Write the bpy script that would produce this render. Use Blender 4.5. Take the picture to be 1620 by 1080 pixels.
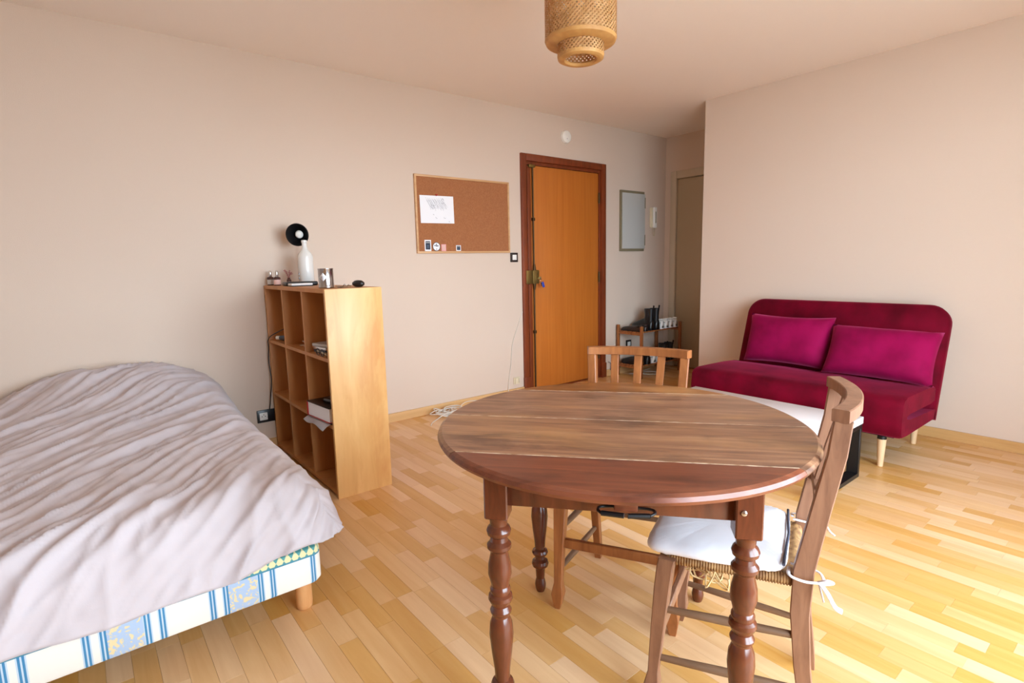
import bpy, bmesh, math, random
from mathutils import Vector, Matrix, noise
random.seed(7)
PI = math.pi
scene = bpy.context.scene
for o in list(bpy.data.objects): bpy.data.objects.remove(o)
COL = scene.collection

# ------------------------------------------------------------------ camera
R_ = Vector((0.62402, 0.78110, -0.02188)); F_ = Vector((-0.77487, 0.61606, -0.14153))
R_ = (R_ - F_ * R_.dot(F_)).normalized(); F_.normalize(); U_ = R_.cross(F_)
cam = bpy.data.objects.new('camera', bpy.data.cameras.new('camera'))
COL.objects.link(cam); scene.camera = cam
cam.matrix_world = Matrix(((R_.x, U_.x, -F_.x, 3.7046), (R_.y, U_.y, -F_.y, 0.0), (R_.z, U_.z, -F_.z, 1.1672), (0, 0, 0, 1)))
cam.data.sensor_width = 36; cam.data.lens = 860.94 / 1620 * 36; cam.data.clip_start = 0.02

# ------------------------------------------------------------------ light
world = bpy.data.worlds.new('overcast_sky'); scene.world = world; world.use_nodes = True
bg = world.node_tree.nodes['Background']
bg.inputs[0].default_value = (0.70, 0.86, 1.0, 1); bg.inputs[1].default_value = 11.0
def area_light(name, loc, rot, sx, sy, power, col):
    l = bpy.data.lights.new(name, 'AREA'); l.shape = 'RECTANGLE'; l.size = sx; l.size_y = sy; l.energy = power; l.color = col
    o = bpy.data.objects.new(name, l); COL.objects.link(o); o.location = loc; o.rotation_euler = rot
    return o
portal = area_light('window_portal', (4.42, 1.65, 1.2), (0, PI / 2, 0), 2.1, 2.5, 1, (1, 1, 1))
portal.data.cycles.is_portal = True
vs = scene.view_settings
vs.view_transform = 'Standard'; vs.look = 'None'; vs.gamma = 1; vs.use_curve_mapping = False; vs.exposure = 0.75
scene.cycles.max_bounces = 10; scene.cycles.diffuse_bounces = 6; scene.cycles.caustics_reflective = False; scene.cycles.caustics_refractive = False
scene.cycles.sample_clamp_indirect = 6

# ------------------------------------------------------------------ materials
def srgb(r, g, b):
    f = lambda c: (c / 255 / 12.92) if c / 255 <= 0.04045 else ((c / 255 + 0.055) / 1.055) ** 2.4
    return (f(r), f(g), f(b), 1)
def mat(name, col, rough=0.6, metal=0.0, bump=None, spec=0.5, sheen=0, var=None, trans=0):
    m = bpy.data.materials.new(name); m.use_nodes = True; nt = m.node_tree; b = nt.nodes['Principled BSDF']
    b.inputs['Base Color'].default_value = col; b.inputs['Roughness'].default_value = rough; b.inputs['Metallic'].default_value = metal
    b.inputs['Specular IOR Level'].default_value = spec
    if sheen: b.inputs['Sheen Weight'].default_value = sheen; b.inputs['Sheen Roughness'].default_value = 0.35
    if trans: b.inputs['Transmission Weight'].default_value = trans
    tc = nt.nodes.new('ShaderNodeTexCoord')
    if bump:
        n = nt.nodes.new('ShaderNodeTexNoise'); n.inputs['Scale'].default_value = bump[0]; n.inputs['Detail'].default_value = 3
        bp = nt.nodes.new('ShaderNodeBump'); bp.inputs['Strength'].default_value = bump[1]; bp.inputs['Distance'].default_value = bump[2] if len(bump) > 2 else 0.002
        nt.links.new(tc.outputs['Object'], n.inputs['Vector']); nt.links.new(n.outputs['Fac'], bp.inputs['Height']); nt.links.new(bp.outputs['Normal'], b.inputs['Normal'])
    if var:   # (scale, second colour)
        n = nt.nodes.new('ShaderNodeTexNoise'); n.inputs['Scale'].default_value = var[0]; n.inputs['Detail'].default_value = 4
        mx = nt.nodes.new('ShaderNodeMix'); mx.data_type = 'RGBA'; mx.inputs[6].default_value = col; mx.inputs[7].default_value = var[1]
        rp = nt.nodes.new('ShaderNodeMapRange'); rp.inputs[1].default_value = 0.35; rp.inputs[2].default_value = 0.65
        nt.links.new(tc.outputs['Object'], n.inputs['Vector']); nt.links.new(n.outputs['Fac'], rp.inputs[0]); nt.links.new(rp.outputs[0], mx.inputs[0]); nt.links.new(mx.outputs[2], b.inputs['Base Color'])
    return m
def wood(name, c1, c2, c3=None, axis=0, scale=6, stretch=12, rough=0.45, coord='Object', rnd=None, knots=0, spread=0.5, spec=0.5, bump=0.15, rndamp=0.35, mottle=None):
    """grain stretched along axis; rnd 'obj' or 'island' shifts tone and grain per piece"""
    m = bpy.data.materials.new(name); m.use_nodes = True; nt = m.node_tree; b = nt.nodes['Principled BSDF']; L = nt.links.new
    b.inputs['Roughness'].default_value = rough; b.inputs['Specular IOR Level'].default_value = spec
    tc = nt.nodes.new('ShaderNodeTexCoord'); src = tc.outputs['Object']
    if coord == 'World': src = nt.nodes.new('ShaderNodeNewGeometry').outputs['Position']
    mp = nt.nodes.new('ShaderNodeMapping'); s = [scale * stretch] * 3; s[axis] = scale; mp.inputs['Scale'].default_value = s
    L(src, mp.inputs['Vector'])
    vec = mp.outputs['Vector']; r = None
    if rnd:
        r = nt.nodes.new('ShaderNodeObjectInfo').outputs['Random'] if rnd == 'obj' else nt.nodes.new('ShaderNodeNewGeometry').outputs['Random Per Island']
        ad = nt.nodes.new('ShaderNodeVectorMath'); ad.operation = 'ADD'; ml = nt.nodes.new('ShaderNodeVectorMath'); ml.operation = 'SCALE'
        ml.inputs[0].default_value = (37, 91, 53); L(r, ml.inputs['Scale']); L(vec, ad.inputs[0]); L(ml.outputs[0], ad.inputs[1]); vec = ad.outputs[0]
    n = nt.nodes.new('ShaderNodeTexNoise'); n.inputs['Scale'].default_value = 1; n.inputs['Detail'].default_value = 6; n.inputs['Roughness'].default_value = 0.6; n.inputs['Distortion'].default_value = 0.6
    L(vec, n.inputs['Vector'])
    cr = nt.nodes.new('ShaderNodeValToRGB'); e = cr.color_ramp.elements
    e[0].position = 0.5 - spread / 2; e[0].color = c1; e[1].position = 0.5 + spread / 2; e[1].color = c2
    if c3: q = e.new(0.5); q.color = c3
    L(n.outputs['Fac'], cr.inputs['Fac']); out = cr.outputs['Color']
    if rnd:
        hs = nt.nodes.new('ShaderNodeHueSaturation'); mr = nt.nodes.new('ShaderNodeMapRange'); mr.inputs[3].default_value = 1 - rndamp; mr.inputs[4].default_value = 1 + rndamp * 0.6
        L(r, mr.inputs[0]); L(mr.outputs[0], hs.inputs['Value']); L(out, hs.inputs['Color'])
        mr2 = nt.nodes.new('ShaderNodeMapRange'); mr2.inputs[3].default_value = 1.2; mr2.inputs[4].default_value = 0.85; L(r, mr2.inputs[0]); L(mr2.outputs[0], hs.inputs['Saturation'])
        out = hs.outputs['Color']
    if knots:
        v = nt.nodes.new('ShaderNodeTexNoise'); v.inputs['Scale'].default_value = knots; v.inputs['Detail'].default_value = 3
        mp2 = nt.nodes.new('ShaderNodeMapping'); s2 = [1.6] * 3; s2[axis] = 0.7; mp2.inputs['Scale'].default_value = s2; L(src, mp2.inputs['Vector']); L(mp2.outputs['Vector'], v.inputs['Vector'])
        mr = nt.nodes.new('ShaderNodeMapRange'); mr.inputs[1].default_value = 0.60; mr.inputs[2].default_value = 0.78; mr.inputs[4].default_value = 0.75
        mx = nt.nodes.new('ShaderNodeMix'); mx.data_type = 'RGBA'; mx.inputs[7].default_value = c1
        L(v.outputs['Fac'], mr.inputs[0]); L(mr.outputs[0], mx.inputs[0]); L(out, mx.inputs[6]); out = mx.outputs[2]
    if mottle:
        for sc_, lo_, hi_, colr, amt, st in ((mottle[0], 0.50, 0.72, mottle[1], 0.75, 2.2), (mottle[0] * 0.6, 0.50, 0.70, mottle[2], 0.55, 3.0)):
            v = nt.nodes.new('ShaderNodeTexNoise'); v.inputs['Scale'].default_value = sc_; v.inputs['Detail'].default_value = 5; v.inputs['Roughness'].default_value = 0.62; v.inputs['Distortion'].default_value = 0.5
            mp2 = nt.nodes.new('ShaderNodeMapping'); s2 = [st] * 3; s2[axis] = 0.8; mp2.inputs['Scale'].default_value = s2; mp2.inputs['Location'].default_value = (sc_, 3.3, 1.1); L(src, mp2.inputs['Vector']); L(mp2.outputs['Vector'], v.inputs['Vector'])
            mr = nt.nodes.new('ShaderNodeMapRange'); mr.inputs[1].default_value = lo_; mr.inputs[2].default_value = hi_; mr.inputs[4].default_value = amt
            mx = nt.nodes.new('ShaderNodeMix'); mx.data_type = 'RGBA'; mx.inputs[7].default_value = colr
            L(v.outputs['Fac'], mr.inputs[0]); L(mr.outputs[0], mx.inputs[0]); L(out, mx.inputs[6]); out = mx.outputs[2]
    L(out, b.inputs['Base Color'])
    if bump:
        bp = nt.nodes.new('ShaderNodeBump'); bp.inputs['Strength'].default_value = bump; bp.inputs['Distance'].default_value = 0.001
        L(n.outputs['Fac'], bp.inputs['Height']); L(bp.outputs['Normal'], b.inputs['Normal'])
    return m

M = {}
M['wall'] = mat('wall_plaster', srgb(218, 198, 181), 0.85, bump=(260, 0.35, 0.0015), spec=0.2)
M['ceil'] = mat('ceiling_paint', srgb(250, 239, 230), 0.9, bump=(180, 0.25, 0.002), spec=0.2)
fl1, fl2 = srgb(216, 162, 104), srgb(238, 196, 142)
M['floor'] = wood('floor_beech', fl1, fl2, axis=0, scale=1.6, stretch=14, rough=0.34, coord='World', rnd='obj', spread=0.7, bump=0.03, rndamp=0.13)
M['floor2'] = wood('floor_beech_rest', fl1, fl2, axis=0, scale=1.6, stretch=14, rough=0.34, coord='World', rnd='island', spread=0.7, bump=0.03, rndamp=0.13)
M['subfloor'] = mat('floor_joint', srgb(168, 122, 78), 0.8)
M['base'] = wood('baseboard_beech', srgb(206, 160, 104), srgb(226, 184, 130), axis=1, scale=1.5, stretch=14, coord='World', rough=0.4, bump=0.03)
M['base_x'] = wood('baseboard_beech_x', srgb(196, 150, 92), srgb(216, 174, 118), axis=0, scale=1.5, stretch=14, coord='World', rough=0.4, bump=0.03)
M['table'] = wood('table_walnut', srgb(84, 52, 36), srgb(184, 138, 98), srgb(142, 96, 66), axis=0, scale=3.4, stretch=16, rough=0.36, spread=0.7, rnd='obj', rndamp=0.06, mottle=(5.0, srgb(66, 44, 34), srgb(190, 142, 94)))
M['joint'] = mat('pale_worn_joint', srgb(226, 204, 176), 0.8, var=(30, srgb(150, 116, 88)))
M['table_leaf'] = wood('table_walnut_leaf', srgb(84, 40, 26), srgb(150, 84, 56), srgb(118, 62, 40), axis=0, scale=3.4, stretch=16, rough=0.3, spread=0.7, mottle=(6.0, srgb(62, 28, 20), srgb(140, 82, 56)))
M['table_dark'] = wood('table_turned', srgb(58, 26, 15), srgb(122, 62, 36), axis=2, scale=6, stretch=5, rough=0.22, spread=0.8, spec=0.6)
M['chair_a'] = wood('chair_oak', srgb(120, 66, 32), srgb(178, 112, 62), axis=2, scale=5, stretch=8, rough=0.38, spread=0.6)
M['chair_b'] = wood('chair_worn', srgb(112, 74, 54), srgb(164, 118, 90), axis=2, scale=5, stretch=8, rough=0.45, spread=0.6)
M['chair_c'] = wood('chair_round_dark', srgb(92, 66, 48), srgb(138, 104, 78), axis=1, scale=5, stretch=8, rough=0.4, spread=0.6)
M['rush'] = mat('rush_straw', srgb(176, 134, 84), 0.7, var=(60, srgb(120, 80, 44)))
M['straw'] = mat('loose_straw', srgb(214, 180, 128), 0.7)
M['cushion'] = mat('cushion_cotton', srgb(236, 232, 236), 0.85, bump=(60, 0.25, 0.004), sheen=0.2)
M['seam'] = mat('cushion_seam', srgb(70, 70, 84), 0.8)
M['velvet'] = mat('burgundy_velvet', srgb(82, 3, 20), 0.75, bump=(40, 0.2, 0.004), sheen=0.30, spec=0.08, var=(5, srgb(116, 5, 34)))
M['velvet'].node_tree.nodes['Principled BSDF'].inputs['Sheen Tint'].default_value = (1, 0.10, 0.25, 1)
M['velvet_p'] = mat('magenta_velvet', srgb(120, 6, 54), 0.75, bump=(30, 0.2, 0.004), sheen=0.4, spec=0.08, var=(6, srgb(146, 10, 70)))
M['velvet_p'].node_tree.nodes['Principled BSDF'].inputs['Sheen Tint'].default_value = (1, 0.15, 0.38, 1)
M['sofa_leg'] = wood('sofa_leg_beech', srgb(214, 176, 132), srgb(236, 206, 166), axis=2, scale=4, stretch=8, rough=0.4)
M['black'] = mat('black_steel', srgb(18, 18, 20), 0.4)
M['blackplastic'] = mat('black_plastic', srgb(20, 19, 21), 0.3)
M['leather'] = mat('black_leather', srgb(20, 19, 20), 0.32, bump=(90, 0.2, 0.002))
M['brownsole'] = mat('dark_brown_leather', srgb(42, 30, 26), 0.4)
M['white'] = mat('white_lacquer', srgb(246, 246, 246), 0.25)
M['whiteplastic'] = mat('white_plastic', srgb(240, 238, 232), 0.35)
M['paper'] = mat('white_paper', srgb(244, 244, 248), 0.8)
M['cream'] = mat('cream_plastic', srgb(226, 212, 182), 0.4)
M['pencil'] = mat('pencil_grey', srgb(168, 166, 172), 0.8)
M['pencil2'] = mat('pencil_dark', srgb(110, 108, 116), 0.8)
M['cork'] = mat('cork', srgb(172, 112, 70), 0.9, bump=(300, 0.5, 0.002), var=(140, srgb(156, 96, 58)))
M['corkframe'] = wood('cork_frame_pine', srgb(196, 146, 98), srgb(222, 178, 130), axis=1, scale=3, stretch=10)
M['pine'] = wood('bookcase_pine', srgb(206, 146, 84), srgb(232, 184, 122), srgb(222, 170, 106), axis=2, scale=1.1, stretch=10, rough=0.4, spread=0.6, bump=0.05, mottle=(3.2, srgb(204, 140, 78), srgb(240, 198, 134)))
M['pine_shaded'] = wood('bookcase_pine_shaded', srgb(176, 112, 58), srgb(202, 142, 82), axis=2, scale=1.2, stretch=9, rough=0.5, spread=0.7, bump=0.05)  # same pine, darker: the shade inside the cubes put into the colour
M['doorleaf'] = wood('door_veneer', srgb(176, 92, 26), srgb(206, 124, 48), axis=2, scale=1.2, stretch=28, rough=0.42, spread=0.9, bump=0.04)
M['doorframe'] = wood('door_mahogany', srgb(104, 44, 20), srgb(140, 66, 32), axis=2, scale=2, stretch=14, rough=0.4)
M['brass'] = mat('old_brass', srgb(142, 118, 66), 0.42, metal=0.85)
M['bronze'] = mat('dark_bronze_rod', srgb(84, 62, 36), 0.45, metal=0.7)
M['steel'] = mat('polished_steel', srgb(200, 200, 205), 0.16, metal=1)
M['tin'] = mat('tin_can_metal', srgb(176, 174, 176), 0.2, metal=1)
M['blue'] = mat('blue_key_tag', srgb(36, 66, 170), 0.4)
M['greydoor'] = mat('grey_panel', srgb(188, 188, 184), 0.45)
M['khaki'] = mat('khaki_panel_frame', srgb(128, 116, 90), 0.5)
M['halldoor'] = mat('hall_door_paint', srgb(190, 172, 144), 0.5)
M['hallframe'] = mat('hall_frame_paint', srgb(206, 190, 166), 0.5)
M['bamboo'] = mat('bamboo_strip', srgb(240, 200, 142), 0.5, var=(30, srgb(222, 174, 112)))
M['bamboo_rim'] = mat('bamboo_rim', srgb(206, 156, 92), 0.55, var=(20, srgb(186, 134, 74)))
M['bulb'] = mat('milk_glass', srgb(245, 242, 235), 0.3)
M['glass'] = mat('frosted_bottle', srgb(226, 222, 216), 0.22, spec=0.6)
M['silver'] = mat('silver_cap', srgb(214, 212, 210), 0.22, metal=1)
M['amber'] = mat('dark_perfume', srgb(70, 40, 36), 0.15)
M['pink'] = mat('pink_label', srgb(226, 186, 176), 0.6)
M['greylabel'] = mat('grey_label', srgb(190, 188, 184), 0.6)
M['dried'] = mat('dried_flower', srgb(168, 108, 104), 0.8)
M['red'] = mat('red_plastic', srgb(168, 26, 26), 0.4)
M['stickerpink'] = mat('pink_sticker', srgb(238, 166, 168), 0.6)
M['navy'] = mat('navy_print', srgb(40, 44, 62), 0.5)
M['bedleg'] = wood('bed_leg_beech', srgb(204, 140, 84), srgb(228, 172, 116), axis=2, scale=4, stretch=8, rough=0.3)
M['mattress'] = mat('mattress_cloth', srgb(230, 226, 220), 0.9)
M['duvet'] = mat('duvet_cotton', srgb(200, 190, 193), 0.85, bump=(420, 0.15, 0.0008), sheen=0.15, spec=0.25)
M['clear'] = mat('clear_plastic', srgb(226, 224, 230), 0.12, spec=0.7)
M['cable'] = mat('white_cable', srgb(224, 216, 204), 0.5)
M['concrete'] = mat('blocker_concrete', srgb(170, 165, 158), 0.9)  # for the unseen slabs and ground added to shape the daylight
M['winframe'] = mat('window_frame_paint', srgb(240, 240, 238), 0.4)
M['bluegrey'] = mat('blue_grey_plastic', srgb(70, 86, 106), 0.4)

# bed base ticking: blue double stripes, floral panels and a triangle border (all along local y / z of the base)
def bed_fabric():
    m = bpy.data.materials.new('striped_ticking'); m.use_nodes = True; nt = m.node_tree; b = nt.nodes['Principled BSDF']; L = nt.links.new
    b.inputs['Roughness'].default_value = 0.8
    tc = nt.nodes.new('ShaderNodeTexCoord'); sp = nt.nodes.new('ShaderNodeSeparateXYZ'); L(tc.outputs['Object'], sp.inputs[0])
    def math_(op, a, c=None):
        n = nt.nodes.new('ShaderNodeMath'); n.operation = op
        for i, v in enumerate((a, c)):
            if v is None: continue
            if isinstance(v, (int, float)): n.inputs[i].default_value = v
            else: L(v, n.inputs[i])
        return n.outputs[0]
    # along-edge coordinate: y on the foot face, x on the side faces
    ge = nt.nodes.new('ShaderNodeNewGeometry'); sn = nt.nodes.new('ShaderNodeSeparateXYZ'); L(ge.outputs['Normal'], sn.inputs[0])
    side = math_('GREATER_THAN', math_('ABSOLUTE', sn.outputs[1]), 0.7)
    mxs = nt.nodes.new('ShaderNodeMix'); mxs.data_type = 'FLOAT'; L(side, mxs.inputs[0]); L(sp.outputs[1], mxs.inputs[2]); L(sp.outputs[0], mxs.inputs[3])
    s = mxs.outputs[0]
    P = 0.3
    t = math_('MODULO', math_('ADD', s, 3.0 - 0.0585), P)      # 0 at a stripe next to the flowers
    tot = None
    for c in (0.0, 0.036, 0.164, 0.201, 0.3):                      # double lines
        for d in (-0.0045, 0.0045):
            l = math_('LESS_THAN', math_('ABSOLUTE', math_('SUBTRACT', t, c + d)), 0.0026)
            tot = l if tot is None else math_('MAXIMUM', tot, l)
    soft = None
    for c in (0.0, 0.036, 0.164, 0.201, 0.3):
        l = math_('LESS_THAN', math_('ABSOLUTE', math_('SUBTRACT', t, c)), 0.0105)
        soft = l if soft is None else math_('MAXIMUM', soft, l)
    flor = math_('GREATER_THAN', t, 0.208)
    flor = math_('MULTIPLY', flor, math_('LESS_THAN', t, 0.291))
    def mix(fac, A, B):
        n = nt.nodes.new('ShaderNodeMix'); n.data_type = 'RGBA'; L(fac, n.inputs[0])
        for i, v in ((6, A), (7, B)):
            if isinstance(v, tuple): n.inputs[i].default_value = v
            else: L(v, n.inputs[i])
        return n.outputs[2]
    no = nt.nodes.new('ShaderNodeTexNoise'); no.inputs['Scale'].default_value = 46; no.inputs['Detail'].default_value = 3; no.inputs['Distortion'].default_value = 1.6; L(tc.outputs['Object'], no.inputs['Vector'])
    bloom = math_('GREATER_THAN', no.outputs['Fac'], 0.55)
    c = mix(soft, srgb(240, 236, 226), srgb(196, 214, 228)); 
    c = mix(flor, c, srgb(176, 196, 222)); c = mix(math_('MULTIPLY', flor, bloom), c, srgb(232, 214, 168))
    c = mix(tot, c, srgb(66, 134, 178))
    # border band with triangles near the top
    z = sp.outputs[2]; band = math_('GREATER_THAN', z, 0.222)
    tri = math_('PINGPONG', math_('ADD', s, 3.0), 0.012); tri = math_('GREATER_THAN', math_('MULTIPLY', tri, 1.6), math_('ABSOLUTE', math_('SUBTRACT', z, 0.234)))
    c2 = mix(tri, srgb(90, 158, 156), srgb(232, 224, 172))
    edge = math_('LESS_THAN', math_('ABSOLUTE', math_('SUBTRACT', z, 0.222)), 0.003)
    c = mix(band, c, c2); c = mix(edge, c, srgb(74, 140, 160))
    L(c, b.inputs['Base Color'])
    return m
M['ticking'] = bed_fabric()

# ------------------------------------------------------------------ helpers
def tag(o, label=None, cat=None, group=None, kind=None):
    if label: o['label'] = label
    if cat: o['category'] = cat
    if group: o['group'] = group
    if kind: o['kind'] = kind
    return o
def link(name, me, m, parent=None, loc=(0, 0, 0), rot=(0, 0, 0), smooth=None):
    o = bpy.data.objects.new(name, me); COL.objects.link(o)
    if m is not None and not me.materials: me.materials.append(m)
    if parent: o.parent = parent
    o.location = loc; o.rotation_euler = rot
    return o
def finish(bm, name, m, parent=None, loc=(0, 0, 0), rot=(0, 0, 0), smooth=True, auto=40):
    bmesh.ops.recalc_face_normals(bm, faces=bm.faces)
    me = bpy.data.meshes.new(name); bm.to_mesh(me); bm.free()
    if smooth:
        for p in me.polygons: p.use_smooth = True
        if auto and auto < 180: me.set_sharp_from_angle(angle=math.radians(auto))
    return link(name, me, m, parent, loc, rot)
def thing(name, label, cat, loc=(0, 0, 0), rz=0, group=None, kind=None):
    e = bpy.data.objects.new(name, None); COL.objects.link(e); e.location = loc; e.rotation_euler = (0, 0, rz); e.empty_display_size = 0.05
    return tag(e, label, cat, group, kind)
def add_box(bm, lo, hi, bev=0.0, seg=1, mtx=None):
    vs_ = [bm.verts.new((x, y, z)) for z in (lo[2], hi[2]) for y in (lo[1], hi[1]) for x in (lo[0], hi[0])]
    fs = [bm.faces.new([vs_[i] for i in q]) for q in ((0, 2, 3, 1), (4, 5, 7, 6), (0, 1, 5, 4), (2, 6, 7, 3), (0, 4, 6, 2), (1, 3, 7, 5))]
    if mtx is not None: bmesh.ops.transform(bm, matrix=mtx, verts=vs_)
    if bev:
        es = list({e for f in fs for e in f.edges}); bmesh.ops.bevel(bm, geom=es, offset=bev, segments=seg, affect='EDGES', profile=0.5)
def box(name, lo, hi, m, parent=None, bev=0.0, seg=2, loc=(0, 0, 0), rot=(0, 0, 0)):
    bm = bmesh.new(); add_box(bm, lo, hi, bev, seg); return finish(bm, name, m, parent, loc, rot)
def add_lathe(bm, prof, seg=24, cap=True, ctr=(0, 0, 0), mtx=None):
    rings = []
    for r, z in prof:
        rings.append([bm.verts.new((ctr[0] + r * math.cos(2 * PI * i / seg), ctr[1] + r * math.sin(2 * PI * i / seg), ctr[2] + z)) for i in range(seg)])
    for a, b in zip(rings, rings[1:]):
        for i in range(seg): bm.faces.new((a[i], a[(i + 1) % seg], b[(i + 1) % seg], b[i]))
    if cap: bm.faces.new(rings[0][::-1]); bm.faces.new(rings[-1])
    if mtx is not None: bmesh.ops.transform(bm, matrix=mtx, verts=[v for r in rings for v in r])
def lathe(name, prof, m, parent=None, seg=24, cap=True, loc=(0, 0, 0), rot=(0, 0, 0), auto=40):
    bm = bmesh.new(); add_lathe(bm, prof, seg, cap); return finish(bm, name, m, parent, loc, rot, auto=auto)
def add_tube(bm, pts, rad, seg=10, cap=True, flat=1.0):
    pts = [Vector(p) for p in pts]; n = len(pts); rads = rad if isinstance(rad, (list, tuple)) else [rad] * n
    rings = []; up = Vector((0, 0, 1))
    t0 = (pts[1] - pts[0]).normalized()
    if abs(t0.dot(up)) > 0.9: up = Vector((0, 1, 0))
    nx = t0.cross(up).normalized()
    for i, p in enumerate(pts):
        t = (pts[min(i + 1, n - 1)] - pts[max(i - 1, 0)]).normalized()
        nx = (nx - t * nx.dot(t)).normalized(); ny = t.cross(nx)
        rings.append([bm.verts.new(p + (nx * math.cos(2 * PI * k / seg) + ny * math.sin(2 * PI * k / seg) * flat) * rads[i]) for k in range(seg)])
    for a, b in zip(rings, rings[1:]):
        for i in range(seg): bm.faces.new((a[i], a[(i + 1) % seg], b[(i + 1) % seg], b[i]))
    if cap: bm.faces.new(rings[0][::-1]); bm.faces.new(rings[-1])
def tube(name, pts, rad, m, parent=None, seg=10, loc=(0, 0, 0), rot=(0, 0, 0), flat=1.0):
    bm = bmesh.new(); add_tube(bm, pts, rad, seg, True, flat); return finish(bm, name, m, parent, loc, rot, auto=60)
def spline(ctrl, n=8):
    """Catmull-Rom through control points"""
    c = [Vector(p) for p in ctrl]; c = [c[0] * 2 - c[1]] + c + [c[-1] * 2 - c[-2]]; out = []
    for i in range(1, len(c) - 2):
        for k in range(n):
            t = k / n; p0, p1, p2, p3 = c[i - 1:i + 3]
            out.append(0.5 * ((2 * p1) + (p2 - p0) * t + (2 * p0 - 5 * p1 + 4 * p2 - p3) * t * t + (3 * p1 - p0 - 3 * p2 + p3) * t ** 3))
    out.append(c[-2]); return out
def add_prism(bm, poly, h0, h1, frame=None):
    """poly of 2D points extruded from h0 to h1 along the third axis; frame maps (u,v,h) to a 3D point"""
    fr = frame or (lambda u, v, h: (u, v, h))
    a = [bm.verts.new(fr(u, v, h0)) for u, v in poly]; b = [bm.verts.new(fr(u, v, h1)) for u, v in poly]; n = len(poly)
    bm.faces.new(a[::-1]); bm.faces.new(b)
    for i in range(n): bm.faces.new((a[i], a[(i + 1) % n], b[(i + 1) % n], b[i]))
def loft(bm, rings, cap=True):
    R = [[bm.verts.new(p) for p in r] for r in rings]; n = len(R[0])
    for a, b in zip(R, R[1:]):
        for i in range(n): bm.faces.new((a[i], a[(i + 1) % n], b[(i + 1) % n], b[i]))
    if cap: bm.faces.new(R[0][::-1]); bm.faces.new(R[-1])
def square_post(bm, stations):
    """stations: (x, y, z, half_x, half_y) with small chamfers"""
    rings = []
    for x, y, z, hx, hy in stations:
        c = min(hx, hy) * 0.15
        rings.append([(x + hx, y + hy - c, z), (x + hx - c, y + hy, z), (x - hx + c, y + hy, z), (x - hx, y + hy - c, z), (x - hx, y - hy + c, z), (x - hx + c, y - hy, z), (x + hx - c, y - hy, z), (x + hx, y - hy + c, z)])
    loft(bm, rings)

# ------------------------------------------------------------------ the room
HC, YS, XC, YB = 2.464, 4.224, 1.031, 5.124
XW, YR = 4.35, -1.70           # window wall, wall behind the bed
box('floor', (-0.12, YR - 0.1, -0.12), (XW + 0.12, YB + 0.1, -0.008), M['subfloor'])
FLOOR = bpy.data.objects['floor']; tag(FLOOR, kind='structure')
box_ceiling = box('ceiling', (-0.12, YR - 0.1, HC), (XW + 0.12, YB + 0.1, HC + 0.12), M['ceil']); tag(box_ceiling, kind='structure')
D0, D1, DT = 3.125, 4.095, 2.045     # clear opening of the entrance door
def wall(name, boxes):
    bm = bmesh.new()
    for lo, hi in boxes: add_box(bm, lo, hi)
    return tag(finish(bm, name, M['wall'], smooth=False), kind='structure')
wall('wall_left', [((-0.12, YR - 0.1, -0.1), (0, D0, HC)), ((-0.12, D1, -0.1), (0, YB + 0.1, HC)), ((-0.12, D0, DT), (0, D1, HC)), ((-0.14, D0 - 0.02, -0.1), (-0.1, D1 + 0.02, DT + 0.02))])
wall('wall_right', [((XC, YS, -0.1), (XW + 0.12, YS + 0.12, HC))])
wall('wall_hall', [((0, YB, -0.1), (0.145, YB + 0.1, HC)), ((0.145, YB, 2.03), (0.96, YB + 0.1, HC)), ((0.96, YB, -0.1), (2.6, YB + 0.1, HC)), ((2.5, YS + 0.12, -0.1), (2.6, YB, HC)), ((0.12, YB + 0.06, -0.1), (1.0, YB + 0.1, 2.06))])
wall('wall_rear', [((0, YR - 0.1, -0.1), (XW, YR, HC))])
WY0, WY1, WZ0, WZ1 = 0.40, 2.90, 0.12, 2.25
wall('wall_window', [((XW, YR - 0.1, -0.1), (XW + 0.14, WY0, HC)), ((XW, WY1, -0.1), (XW + 0.14, YS + 0.12, HC)), ((XW, WY0, -0.1), (XW + 0.14, WY1, WZ0)), ((XW, WY0, WZ1), (XW + 0.14, WY1, HC))])
win = thing('window_1', 'wide white framed window', 'window', (XW + 0.07, 0, 0), kind='structure'); del win['category']; del win['label']
bm = bmesh.new()
for a, b in ((WY0, WY0 + 0.06), (WY1 - 0.06, WY1), (1.20, 1.26), (2.04, 2.10)): add_box(bm, (-0.03, a, WZ0), (0.03, b, WZ1))
add_box(bm, (-0.03, WY0, WZ0), (0.03, WY1, WZ0 + 0.06)); add_box(bm, (-0.03, WY0, WZ1 - 0.06), (0.03, WY1, WZ1))
finish(bm, 'window_frame', M['winframe'], win, smooth=False)
low_slab = box('sky_block_slab', (XW + 0.14, -3.0, -0.2), (XW + 1.3, 6.0, 0.0), M['concrete']); tag(low_slab, 'unseen grey slab added outside the window to block light from below', kind='structure')  # added, out of view: stops sky light from below the horizon
tag(box('sky_block_overhang', (XW + 0.14, -3.0, 2.5), (XW + 1.3, 6.0, 2.65), M['concrete']), 'unseen overhang added above the window to limit the sky light', kind='structure')  # added, out of view: keeps direct sky light off the upper walls
gnd = box('ground', (XW + 1.3, -40, -6.2), (90, 40, -6.0), M['concrete']); tag(gnd, 'unseen pale plane added far below the window to shape the daylight', kind='structure')  # added, out of view: hides the lower sky and bounces light upward

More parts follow.
